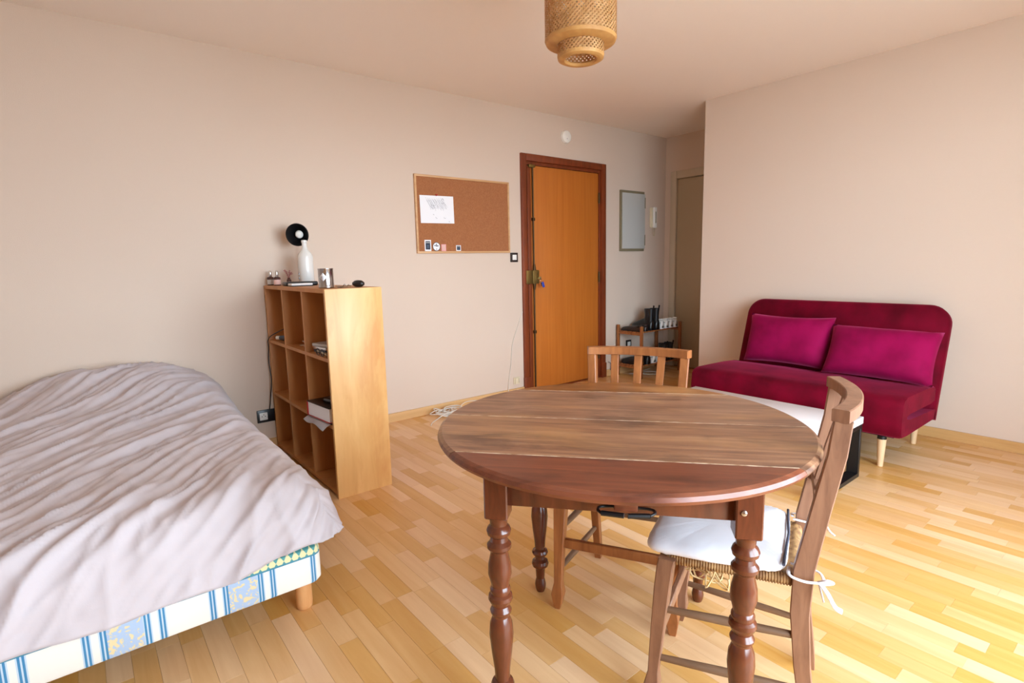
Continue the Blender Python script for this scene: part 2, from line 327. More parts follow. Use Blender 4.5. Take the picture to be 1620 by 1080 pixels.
# floor strips: laid along x, 63 mm wide, butt joints staggered
SW = 0.0635; GAP = 0.00025
def in_view(x, y):
    d = Vector((x, y, 0)) - cam.location; w = d.dot(F_)
    if w < 0.4: return None
    u = 810 + 860.94 * d.dot(R_) / w; v = 540 - 860.94 * d.dot(U_) / w
    return w if (-60 < u < 1680 and -20 < v < 1160) else None
strips = []; LENS = (0.20, 0.26, 0.32, 0.42)
row = 0; y = YR
while y < YB:
    x = -random.random() * 0.3
    while x < XW:
        l = random.choice(LENS)
        x0, x1 = max(x, 0.001), min(x + l, XW - 0.001)
        inside = (y < YS) or True
        if x1 - x0 > 0.01: strips.append((x0, x1, y, min(y + SW, YB)))
        x += l
    y += SW; row += 1
vis = []; rest = []
for s in strips:
    w = in_view((s[0] + s[1]) / 2, (s[2] + s[3]) / 2)
    if w and abs((s[1] - s[0]) - min(LENS, key=lambda q: abs(q - (s[1] - s[0])))) < 1e-6: vis.append((w, s))
    else: rest.append(s)
def hidden(s):   # under the bed, the bookcase or behind the wall: not shown by the photo
    x, y = (s[0] + s[1]) / 2, (s[2] + s[3]) / 2
    return (x < 1.8 and y < 0.5) or (x < 1.09 and 0.9 < y < 1.25) or (y > YS + .02 and x > XC) or (1.6 < x < 2.75 and 3.45 < y < 4.2)
vis.sort(key=lambda q: (hidden(q[1]), q[0]))
rest += [s for _, s in vis[300:]]; vis = [s for _, s in vis[:300]]
plank_mesh = {}
for l in LENS:
    bm = bmesh.new(); add_box(bm, (GAP, GAP, -0.008), (l - GAP, SW - GAP, 0.0), 0.0003, 1)
    me = bpy.data.meshes.new('plank'); bmesh.ops.recalc_face_normals(bm, faces=bm.faces); bm.to_mesh(me); bm.free(); me.materials.append(M['floor']); plank_mesh[l] = me
for x0, x1, y0, y1 in vis:
    l = min(LENS, key=lambda q: abs(q - (x1 - x0)))
    link('plank', plank_mesh[l], None, FLOOR, (x0, y0, 0))
bm = bmesh.new()
for x0, x1, y0, y1 in rest: add_box(bm, (x0 + GAP, y0 + GAP, -0.008), (x1 - GAP, y1 - GAP, 0.0))
o = finish(bm, 'plank_field', M['floor2'], FLOOR, smooth=False); tag(o, kind='stuff')

BBH = 0.067
for nm, lo, hi, m in (('baseboard_left', (0, YR, 0), (0.014, 3.07, BBH), 'base'), ('baseboard_right', (XC + 0.01, YS - 0.014, 0), (XW, YS, BBH), 'base_x'), ('baseboard_hall', (0, 4.148, 0), (0.014, YB, BBH), 'base'), ('baseboard_rear', (0, YR, 0), (XW, YR + 0.014, BBH), 'base_x'), ('baseboard_window', (XW - 0.014, YR, 0), (XW, YS, BBH), 'base')):
    tag(box(nm, lo, hi, M[m], bev=0.003, seg=1), kind='structure')

# entrance door
door = thing('door_1', 'orange-brown veneer entrance door in dark red-brown frame', 'door', (0, 0, 0), kind='structure'); del door['category']
FY0, FY1, FT = 3.072, 4.146, 2.10
fr = thing('door_frame', None, None); fr.parent = door
for nm, lo, hi in (('jamb', (-0.08, FY0, 0), (0.022, D0 + 0.004, FT)), ('jamb', (-0.08, D1 - 0.004, 0), (0.022, FY1, FT)), ('lintel', (-0.08, D0 + 0.004, DT - 0.004), (0.022, D1 - 0.004, FT))):
    box(nm, lo, hi, M['doorframe'], fr, bev=0.006)
for ya, yb in ((FY0 - 0.004, D0 + 0.006), (D1 - 0.006, FY1 + 0.006)): box('plinth_block', (0.0, ya, 0), (0.028, yb, 0.15), M['doorframe'], fr, bev=0.004)
for lo, hi in (((-0.05, D0 + 0.004, 0.0), (-0.012, D0 + 0.03, DT)), ((-0.05, D1 - 0.022, 0.0), (-0.012, D1 - 0.004, DT)), ((-0.05, D0 + 0.03, DT - 0.03), (-0.012, D1 - 0.022, DT - 0.004))):
    box('rebate', lo, hi, M['doorframe'], fr)
leaf = box('door_leaf', (-0.06, D0 + 0.032, 0.012), (-0.016, D1 - 0.024, DT - 0.034), M['doorleaf'], door, bev=0.003)
box('edge_strip', (-0.017, D0 + 0.033, 0.012), (-0.009, D0 + 0.075, DT - 0.036), M['doorframe'], leaf, bev=0.002)
box('sill', (-0.09, D0, 0.0), (0.004, D1, 0.010), M['doorframe'], door, bev=0.002)
yr = D0 + 0.093
tube('bolt_rod', [(-0.004, yr, 0.02), (-0.004, yr, DT - 0.05)], 0.0075, M['bronze'], leaf, 8)
for z in (0.55, 1.55): box('rod_guide', (-0.016, yr - 0.013, z - 0.014), (0.008, yr + 0.013, z + 0.014), M['bronze'], leaf, bev=0.003)
box('top_catch', (-0.016, yr - 0.05, DT - 0.055), (0.012, yr + 0.02, DT - 0.030), M['brass'], leaf, bev=0.004)
lk = thing('lock', None, None); lk.parent = door
box('lock_case', (-0.016, D0 + 0.052, 0.985), (0.028, D0 + 0.128, 1.105), M['brass'], lk, bev=0.004)
box('keeper', (-0.016, D0 - 0.022, 0.985), (0.030, D0 + 0.046, 1.105), M['brass'], lk, bev=0.004)
for s in (-1, 1): lathe('rod_collar', [(0.016, 0), (0.013, 0.03), (0.009, 0.055)], M['bronze'], lk, 10, loc=(0.0, yr, 1.045 + s * 0.06), rot=(0 if s > 0 else PI, 0, 0))
lathe('cylinder', [(0.013, 0), (0.013, 0.012), (0.010, 0.016)], M['brass'], lk, 14, loc=(0.026, D0 + 0.11, 1.035), rot=(0, PI / 2, 0))
for z in (0.25, 1.02, 1.78): tube('hinge', [(-0.004, D1 - 0.026, z - 0.05), (-0.004, D1 - 0.026, z + 0.05)], 0.009, M['bronze'], door, 10)
keys = thing('door_keys', 'keys with blue tag hanging from the brass lock of entrance door', 'keys', (0.05, D0 + 0.115, 1.035))
box('key_bow', (-0.012, -0.002, -0.014), (0.016, 0.002, 0.012), M['steel'], keys, bev=0.0015)
bm = bmesh.new(); add_tube(bm, [(0.014 * math.cos(a * PI / 8) + 0.012, 0.005, 0.014 * math.sin(a * PI / 8) - 0.022) for a in range(17)], 0.0014, 6, False); finish(bm, 'split_ring', M['steel'], keys)
box('key', (-0.004, -0.002, -0.075), (0.006, 0.001, -0.032), M['steel'], keys, bev=0.001, rot=(0.25, 0, 0))
box('tag', (-0.004, -0.012, -0.05), (0.004, 0.012, 0.0), M['blue'], keys, bev=0.003, loc=(0.014, 0.016, -0.036), rot=(0.35, 0, 0))

# hall door
d2 = thing('door_2', 'beige painted flush door at the end of the hall', 'door', (0, YB, 0), kind='structure'); del d2['category']
f2 = thing('door_frame', None, None); f2.parent = d2
for lo, hi in (((0.075, -0.018, 0), (0.150, 0.05, 2.10)), ((0.955, -0.018, 0), (1.03, 0.05, 2.10)), ((0.15, -0.018, 2.02), (0.955, 0.05, 2.10))): box('jamb', lo, hi, M['hallframe'], f2, bev=0.008)
box('door_leaf', (0.153, 0.006, 0.008), (0.952, 0.045, 2.015), M['halldoor'], d2, bev=0.003)
hh = tube('door_handle', [(0.88, 0.004, 1.02), (0.88, -0.045, 1.02), (0.86, -0.05, 1.02), (0.77, -0.05, 1.02)], 0.009, M['steel'], d2, 8)

# ------------------------------------------------------------------ dining table
TC = Vector((2.739, 1.137, 0)); TA = math.radians(40)
tbl = thing('dining_table', 'round walnut drop-leaf dining table with turned legs in the foreground', 'table', TC, TA)
TR = 0.497; TZ = 0.705; TTH = 0.025
PROF = [(-0.014, 0), (-0.004, 0.0035), (0.0, 0.0115), (-0.0035, 0.020), (-0.012, TTH)]
def top_piece(name, a, b, m, M_=28):
    rings = []
    for dr, dz in PROF:
        r = TR + dr; aa, bb = a + (0.0008 if a > -TR else 0), b - (0.0008 if b < TR else 0)
        ta = math.asin(max(-1, aa / r)) if a > -TR else -PI / 2; tb = math.asin(min(1, bb / r)) if b < TR else PI / 2
        ring = [(r * math.cos(ta + (tb - ta) * i / M_), r * math.sin(ta + (tb - ta) * i / M_), TZ + dz) for i in range(M_ + 1)]
        left = [(-x, y, z) for x, y, z in ring[::-1]]
        if b >= TR: left = left[1:]
        if a <= -TR: left = left[:-1]
        rings.append(ring + left)
    bm = bmesh.new(); loft(bm, rings); return finish(bm, name, m, tbl, auto=25)
top_piece('drop_leaf', -TR, -0.305, M['table_leaf'])
top_piece('top_plank', -0.305, 0.002, M['table'])
top_piece('top_plank', 0.002, 0.335, M['table'])
top_piece('drop_leaf', 0.335, TR, M['table'])
for v_, w_, nm in ((-0.305, 0.0038, 'joint'), (0.002, 0.0020, 'joint'), (0.335, 0.0028, 'joint')):
    hl = math.sqrt((TR - 0.013) ** 2 - v_ ** 2); box(nm, (-hl, v_ - w_ / 2, TZ + TTH - 0.004), (hl, v_ + w_ / 2, TZ + TTH + 0.0004), M['joint'], tbl)
LEG = [(0.014, 0.0), (0.0185, 0.012), (0.020, 0.026), (0.017, 0.042), (0.0145, 0.050), (0.0155, 0.056), (0.0175, 0.084), (0.0200, 0.090), (0.0270, 0.097), (0.0290, 0.107), (0.0265, 0.117), (0.0185, 0.124), (0.0180, 0.134), (0.0250, 0.141), (0.0278, 0.149), (0.0250, 0.157), (0.0182, 0.163), (0.0195, 0.19), (0.0245, 0.235), (0.0285, 0.283), (0.0265, 0.312), (0.0205, 0.330), (0.0212, 0.336), (0.0245, 0.340), (0.0255, 0.346), (0.0225, 0.353), (0.0205, 0.358), (0.0245, 0.366), (0.0285, 0.376), (0.0275, 0.385), (0.0228, 0.390), (0.0245, 0.397), (0.0243, 0.402), (0.0212, 0.409), (0.0225, 0.418), (0.0275, 0.440), (0.0262, 0.465), (0.0210, 0.492), (0.0220, 0.498), (0.0278, 0.506), (0.0280, 0.514), (0.0215, 0.523), (0.0200, 0.533), (0.0265, 0.540), (0.0282, 0.549), (0.0255, 0.557), (0.0205, 0.563), (0.0210, 0.574), (0.0245, 0.582), (0.0265, 0.586)]
bm = bmesh.new(); add_lathe(bm, [(0.0205 + (r - 0.0205) * (1.12 if z > 0.08 else 1), z) for r, z in LEG], 32); add_box(bm, (-0.0275, -0.0275, 0.584), (0.0275, 0.0275, TZ), 0.003, 1)
LX, LYF, LYB = 0.272, -0.318, 0.305
leg0 = finish(bm, 'leg', M['table_dark'], tbl, (-LX, LYF, 0), auto=24)
for p in ((LX, LYF - 0.008), (-LX, LYB), (LX, LYB + 0.03)): link('leg', leg0.data, None, tbl, (p[0], p[1], 0))
for lo, hi in (((-LX + 0.026, LYF - 0.012, 0.615), (LX - 0.026, LYF + 0.010, TZ)), ((-LX + 0.026, LYB - 0.01, 0.615), (LX - 0.026, LYB + 0.012, TZ)), ((-LX - 0.012, LYF + 0.026, 0.615), (-LX + 0.010, LYB - 0.026, TZ)), ((LX - 0.010, LYF + 0.022, 0.615), (LX + 0.012, LYB, TZ))):
    box('apron', lo, hi, M['table_dark'], tbl, bev=0.002)
# iron swivel support under the near leaf, peg on the right front block
bm = bmesh.new(); add_tube(bm, spline([(-0.052, -0.020, 0), (-0.060, -0.004, 0), (-0.045, 0.014, 0), (0.045, 0.014, 0), (0.062, -0.002, 0), (0.05, -0.02, 0)], 5), 0.0032, 8); add_tube(bm, [(-0.052, -0.02, 0), (-0.004, -0.026, 0)], 0.006, 8); add_tube(bm, [(0.004, -0.026, 0), (0.05, -0.02, 0)], 0.006, 8)
finish(bm, 'iron_clasp', M['black'], tbl, (0.02, -0.350, 0.632)); box('clasp_block', (-0.005, -0.368, 0.637), (0.045, -0.3315, TZ), M['table_leaf'], tbl, bev=0.003)
lathe('screw', [(0.006, 0), (0.006, 0.003), (0.003, 0.004)], M['steel'], tbl, 12, loc=(LX - 0.012, LYF - 0.008 - 0.0275, 0.645), rot=(PI / 2, 0, 0))

# ------------------------------------------------------------------ chairs
def chair(label, loc, rz, wm, worn):
    c = thing('dining_chair', label, 'chair', loc, rz, 'rush seated dining chairs')
    H = 0.845
    for s in (-1, 1):
        bm = bmesh.new(); square_post(bm, [(s * 0.190, 0.190, 0.0, 0.009, 0.009), (s * 0.189, 0.190, 0.012, 0.013, 0.013), (s * 0.188, 0.189, 0.055, 0.0205, 0.0205), (s * 0.187, 0.186, 0.095, 0.0135, 0.0135), (s * 0.186, 0.178, 0.20, 0.0160, 0.0165), (s * 0.184, 0.166, 0.34, 0.0205, 0.0200), (s * 0.182, 0.160, 0.400, 0.0210, 0.0205), (s * 0.181, 0.156, 0.420, 0.021, 0.021)])
        finish(bm, 'front_leg', wm, c, auto=30)
    for s in (-1, 1):
        bm = bmesh.new(); square_post(bm, [(s * 0.140, -0.180, 0.0, 0.012, 0.015), (s * 0.141, -0.176, 0.05, 0.0135, 0.0165), (s * 0.146, -0.156, 0.20, 0.0145, 0.0185), (s * 0.150, -0.145, 0.34, 0.015, 0.021), (s * 0.154, -0.148, 0.45, 0.0155, 0.022), (s * 0.160, -0.174, 0.60, 0.0155, 0.0200), (s * 0.167, -0.199, 0.74, 0.0155, 0.0190), (s * 0.171, -0.206, 0.817, 0.0155, 0.0185)])
        finish(bm, 'back_post', wm, c, auto=30)
    # curved top rail and lower rail
    def rail(name, z0, z1, yb, half, bow, th):
        bm = bmesh.new(); N = 20; rings = []
        for i in range(N + 1):
            t = -1 + 2 * i / N; x = half * t; y = yb - bow * (1 - t * t) ; 
            dy = 2 * bow * t / half; nx, ny = -dy, 1.0; l = math.hypot(nx, ny); nx, ny = nx / l * th, ny / l * th
            k = (z1 - z0) * 0.06
            rings.append([(x + nx, y + ny, z0 + k), (x + nx, y + ny, z1 - k), (x + nx * .84, y + ny * .84, z1), (x - nx * .84, y - ny * .84, z1), (x - nx, y - ny, z1 - k), (x - nx, y - ny, z0 + k), (x - nx * .84, y - ny * .84, z0), (x + nx * .84, y + ny * .84, z0)])
        loft(bm, rings); return finish(bm, name, wm, c, auto=28)
    rail('top_rail', 0.816, H, -0.199, 0.187, 0.036, 0.0178)
    rail('lower_rail', 0.562, 0.592, -0.164, 0.158, 0.006, 0.008)
    for t in (-0.5, 0, 0.5):
        bm = bmesh.new(); xb, xt = 0.150 * t, 0.175 * t; yb, yt = -0.164 - 0.006 * (1 - t * t), -0.196 - 0.036 * (1 - t * t)
        square_post(bm, [(xb, yb, 0.582, 0.013, 0.006), (xb * .5 + xt * .5, yb * .5 + yt * .5 + 0.004, 0.69, 0.0135, 0.006), (xt, yt, 0.818, 0.014, 0.006)]); finish(bm, 'slat', wm, c, auto=30)
    # stretchers
    bm = bmesh.new(); square_post(bm, [(-0.176, 0, 0, 0.008, 0.018), (0.176, 0, 0, 0.008, 0.018)]) if False else add_box(bm, (-0.172, 0.160, 0.212), (0.172, 0.175, 0.246), 0.003, 1); finish(bm, 'front_stretcher', wm, c)
    for s in (-1, 1):
        for z, zr in ((0.135, 0.135), (0.275, 0.275)):
            tube('side_stretcher', [(s * 0.187, 0.176, z), (s * 0.168, 0.02, z), (s * 0.146, -0.158, zr)], [0.0085, 0.0115, 0.0085], M['chair_c'], c, 10)
    tube('back_stretcher', [(-0.146, -0.156, 0.205), (0, -0.156, 0.205), (0.146, -0.156, 0.205)], [0.0085, 0.011, 0.0085], M['chair_c'], c, 10)
    # rush seat: woven pad with wrapped strand edges
    seat = [(-0.172, 0.160), (0.172, 0.160), (0.144, -0.128), (-0.144, -0.128)]
    bm = bmesh.new(); N = 20; V = []
    for j in range(N + 1):
        v = j / N; y = 0.158 + (-0.126 - 0.158) * v; hw = 0.170 + (0.142 - 0.170) * v; rowv = []
        for i in range(N + 1):
            u = -1 + 2 * i / N; d = max(abs(u), abs(2 * v - 1)); zz = 0.424 - 0.010 * (1 - d) + 0.0012 * math.sin(d * 60)
            rowv.append(bm.verts.new((u * hw, y, zz)))
        V.append(rowv)
    for j in range(N):
        for i in range(N): bm.faces.new((V[j][i], V[j][i + 1], V[j + 1][i + 1], V[j + 1][i]))
    r = bmesh.ops.extrude_face_region(bm, geom=list(bm.faces)); bmesh.ops.translate(bm, vec=(0, 0, -0.018), verts=[q for q in r['geom'] if isinstance(q, bmesh.types.BMVert)])
    finish(bm, 'rush_seat', M['rush'], c, auto=60)
    for i in range(4):
        a, b = Vector((*seat[i], 0.412)), Vector((*seat[(i + 1) % 4], 0.412)); L_ = (b - a).length; n = int(L_ / 0.0016)
        bm = bmesh.new(); pts = [a + (b - a) * (k / n) for k in range(n + 1)]; add_tube(bm, pts, [0.0145 + (0.0014 if k % 4 < 2 else -0.0010) for k in range(n + 1)], 8); finish(bm, 'rush_edge', M['rush'], c, auto=180)
    bm = bmesh.new(); rr = random.Random(3)
    for k in range(16):
        x, y = -0.13 + rr.uniform(-.04, .03), rr.uniform(-.03, .10); p = [(x, y, 0.403)]
        for q in range(1, 6): p.append((x + rr.uniform(-.022, .022), y + rr.uniform(-.03, .03), 0.403 - abs(math.sin(q / 5 * PI)) * rr.uniform(.01, .045)))
        add_tube(bm, spline(p, 3), 0.0022, 5)
    tag(finish(bm, 'loose_straw', M['straw'], c), kind='stuff')
    return c
A1 = math.radians(-151.5); A2 = math.radians(113.0)
c1 = chair('orange-brown slatted wooden chair pushed in at the far side of the round table', (2.524, 1.432, 0), A1, M['chair_a'], False)
c2 = chair('worn greyish-brown wooden chair with white cushion, at right of the round table', (3.003, 1.337, 0), A2, M['chair_b'], True)
# tied cushion on the second chair
cu = thing('seat_cushion', 'thin white cotton seat cushion tied onto the worn wooden chair', 'cushion', (3.003, 1.337, 0.4290), A2)
bm = bmesh.new(); rings = []
def cushion_ring(k, z):
    out = []
    for i in range(64):
        a = 2 * PI * i / 64; ca, sa = math.cos(a), math.sin(a); e = 0.26
        x = math.copysign(abs(ca) ** e, ca); y = math.copysign(abs(sa) ** e, sa)
        hw = 0.188 + 0.018 * y; out.append((x * hw * k, 0.052 + y * 0.166 * k + 0.0, z + 0.0015 * math.sin(i * 2.9) * k))
    return out
for k, z in ((0.92, 0.001), (0.98, 0.003), (1.0, 0.009), (0.99, 0.016), (0.955, 0.023), (0.88, 0.028), (0.7, 0.0315), (0.4, 0.033), (0.05, 0.033)): rings.append(cushion_ring(k, z))
loft(bm, rings); finish(bm, 'cushion_body', M['cushion'], cu, auto=180)
tube('piping', [(-0.160, -0.106, 0.024), (0, -0.112, 0.028), (0.160, -0.106, 0.024)], 0.0035, M['seam'], cu, 8)
for s in (-1, 1):
    bm = bmesh.new(); x = s * 0.155; add_tube(bm, spline([(x - s * .01, -0.118, 0.014), (x + s * 0.020, -0.119, 0.010), (x + s * 0.027, -0.150, 0.006), (x + s * 0.020, -0.182, 0.008), (x, -0.188, 0.008), (x - s * 0.026, -0.174, 0.010), (x - s * .028, -0.120, 0.014)], 6), 0.0042, 6, True, 0.5)
    add_tube(bm, spline([(x + s * .018, -0.178, 0.008), (x + s * 0.030, -0.194, 0.022), (x + s * 0.016, -0.206, 0.012), (x + s * 0.020, -0.182, 0.004)], 6), 0.0048, 6, True, 0.45)
    add_tube(bm, spline([(x + s * .018, -0.178, 0.008), (x + s * 0.034, -0.196, -0.006), (x + s * 0.038, -0.212, -0.032), (x + s * 0.034, -0.226, -0.042)], 6), 0.0062, 6, True, 0.35)
    add_tube(bm, spline([(x + s * .018, -0.178, 0.006), (x + s * 0.024, -0.186, -0.018), (x + s * 0.020, -0.190, -0.034)], 6), 0.0062, 6, True, 0.35)
    finish(bm, 'tie', M['cushion'], cu, auto=180)

# ------------------------------------------------------------------ coffee table
CT = thing('coffee_table', 'low white coffee table with black loop legs in front of the sofa', 'table', (2.18, 2.92, 0))
box('table_top', (-0.50, -0.25, 0.292), (0.50, 0.25, 0.33), M['white'], CT, bev=0.003)
for s in (-1, 1):
    bm = bmesh.new(); x0, x1 = s * 0.47 - 0.028, s * 0.47 + 0.028
    add_box(bm, (x0, -0.245, 0), (x1, 0.245, 0.022), 0.001); add_box(bm, (x0, -0.245, 0.27), (x1, 0.245, 0.292), 0.001)
    add_box(bm, (x0, -0.245, 0.022), (x1, -0.222, 0.27), 0.001); add_box(bm, (x0, 0.222, 0.022), (x1, 0.245, 0.27), 0.001)
    finish(bm, 'loop_leg', M['black'], CT)

# ------------------------------------------------------------------ sofa
SO = thing('sofa_bed', 'burgundy velvet armless sofa bed against the right wall', 'sofa', (2.18, 3.72, 0))
SX = 0.63
def fold_profile():
    """side section (y,z) of the folded mattress: upper and lower pads joined by the front fold"""
    return [(-0.30, 0.195), (-0.385, 0.200), (-0.405, 0.215), (-0.41, 0.30), (-0.402, 0.385), (-0.385, 0.412), (-0.34, 0.425), (0.0, 0.418), (0.14, 0.405), (0.165, 0.39), (0.165, 0.318), (0.10, 0.310), (-0.28, 0.318), (-0.33, 0.310), (-0.33, 0.296), (-0.28, 0.284), (0.10, 0.262), (0.19, 0.255), (0.205, 0.23), (0.205, 0.195)]
prof = fold_profile()
bm = bmesh.new(); rings = []
for x, k in ((-SX, 0.94), (-SX + 0.012, 0.985), (-SX + 0.035, 1), (SX - 0.035, 1), (SX - 0.012, 0.985), (SX, 0.94)):
    cy, cz = -0.08, 0.305; rings.append([(x, cy + (y - cy) * (k if k == 1 else (1 - (1 - k) * 0.35)), cz + (z - cz) * k) for y, z in prof])
fine = []
for a, b in zip(rings, rings[1:]):
    n = 16 if b[0][0] - a[0][0] > 0.5 else 1
    for i in range(n): fine.append([tuple(Vector(p).lerp(Vector(q), i / n)) for p, q in zip(a, b)])
fine.append(rings[-1])
fine = [[(x, y, z + (0.007 * noise.noise(Vector((x * 4, y * 4, 0))) if z > 0.395 else 0)) for x, y, z in r] for r in fine]
loft(bm, fine); seat_o = finish(bm, 'seat', M['velvet'], SO, auto=50)
# backrest slab with rounded upper corners, leaning back
def slab_outline(w, h, r, n=8):
    pts = [(-w, 0), (w, 0)]
    for i in range(n + 1): a = PI / 2 * i / n; pts.append((w - r + r * math.cos(a), h - r + r * math.sin(a)))
    for i in range(n + 1): a = PI / 2 + PI / 2 * i / n; pts.append((-w + r + r * math.cos(a), h - r + r * math.sin(a)))
    return pts
bm = bmesh.new(); rings = []
HB = 0.695
for d, ins in ((0.0, 0.030), (0.012, 0.010), (0.030, 0.0), (0.075, 0.0), (0.093, 0.010), (0.10, 0.025)):
    o_ = slab_outline(SX - ins, HB - 2 * ins, 0.115 - ins * 0.5); rings.append([(x, d, z + ins) for x, z in o_])
loft(bm, rings); lean = math.radians(-17)
finish(bm, 'backrest', M['velvet'], SO, (0, 0.148, 0.205), (lean, 0, 0), auto=45)
box('base_frame', (-SX + 0.06, -0.30, 0.172), (SX - 0.06, 0.24, 0.197), M['black'], SO)
for sx in (-1, 1):
    for y, sy in ((-0.30, -1), (0.27, 1)):
        lathe('leg', [(0.0135, 0), (0.0145, 0.004), (0.0225, 0.160)], M['sofa_leg'], SO, 16, loc=(sx * 0.515, y, 0), rot=(0, 0, 0))
        bpy.context.view_layer.update()
for o_ in list(SO.children):
    if o_.name.startswith('leg'):
        o_.location.z = 0.0; lathe('collar', [(0.023, 0.158), (0.023, 0.176)], M['black'], o_, 14)
def pillow(label, loc, rot, w, h, t, seed):
    bm = bmesh.new(); N = 22; rr = random.Random(seed); top, bot = [], []
    for j in range(N + 1):
        rt, rb = [], []
        for i in range(N + 1):
            u, v = -1 + 2 * i / N, -1 + 2 * j / N
            puff = max(0.0, (1 - u ** 4) * (1 - v ** 4)) ** 0.55
            pin = 1 - 0.055 * (1 - (abs(u * v)) ** 1.0) * max(abs(u), abs(v)) ** 6
            x, z = u * w * (1 - 0.05 * (1 - v * v) * abs(u) ** 5), v * h * (1 - 0.09 * (1 - u * u) * abs(v) ** 5)
            wr = 0.007 * noise.noise(Vector((x * 9 + seed, z * 9, seed))) * puff
            rt.append(bm.verts.new((x, -t * puff - wr, z)))
            rb.append(rt[-1] if (i in (0, N) or j in (0, N)) else bm.verts.new((x, t * 0.8 * puff, z)))
        top.append(rt); bot.append(rb)
    for j in range(N):
        for i in range(N):
            bm.faces.new((top[j][i], top[j][i + 1], top[j + 1][i + 1], top[j + 1][i]))
            bm.faces.new((bot[j][i], bot[j + 1][i], bot[j + 1][i + 1], bot[j][i + 1]))
    o = finish(bm, 'throw_pillow', M['velvet_p'], None, loc, rot, auto=180)
    return tag(o, label, 'pillow', 'magenta pillows on the sofa')
pillow('magenta velvet pillow standing straight at the left half of the sofa', (1.972, 3.815, 0.602), (math.radians(-16), math.radians(0), math.radians(0)), 0.285, 0.175, 0.085, 2)
pillow('brighter magenta velvet pillow slumped at the right half of the sofa', (2.542, 3.775, 0.578), (math.radians(-28), math.radians(1), math.radians(2)), 0.292, 0.168, 0.09, 5)

# ------------------------------------------------------------------ bed
BX, BY0, BY1 = 1.955, -0.86, 0.555
bed = thing('box_spring_bed', 'double box spring with blue striped fabric on round wooden legs', 'bed')
bm = bmesh.new(); ol = []; r = 0.035
for cx_, cy_, a0 in ((BX - r, BY0 + r, -90), (BX - r, BY1 - r, 0), (0.03 + r, BY1 - r, 90), (0.03 + r, BY0 + r, 180)):
    for i in range(6): a = math.radians(a0 + 18 * i); ol.append((cx_ + r * math.cos(a), cy_ + r * math.sin(a)))
cxm, cym = (BX + 0.03) / 2, (BY0 + BY1) / 2
def shr(k): return [(cxm + (x - cxm) * (1 - k / (BX / 2)), cym + (y - cym) * (1 - k / 0.7)) for x, y in ol]
loft(bm, [[(x, y, z) for x, y in shr(k)] for z, k in ((0.118, 0.018), (0.122, 0.006), (0.132, 0.0), (0.235, 0.0), (0.246, 0.003), (0.252, 0.012))])
finish(bm, 'base_box', M['ticking'], bed, auto=35)
for x, y in ((1.872, 0.508), (1.872, -0.80), (0.12, 0.50), (0.12, -0.80), (1.0, -0.15)):
    lathe('leg', [(0.022, 0), (0.026, 0.004), (0.0275, 0.02), (0.0275, 0.12)], M['bedleg'], bed, 20, loc=(x, y, 0))
bm = bmesh.new(); add_box(bm, (0.03, BY0 + 0.02, 0.2535), (BX - 0.06, BY1 - 0.05, 0.43), 0.06, 4); o = finish(bm, 'mattress', M['mattress']); tag(o, 'thick mattress lying on the striped box spring under the duvet', 'mattress')
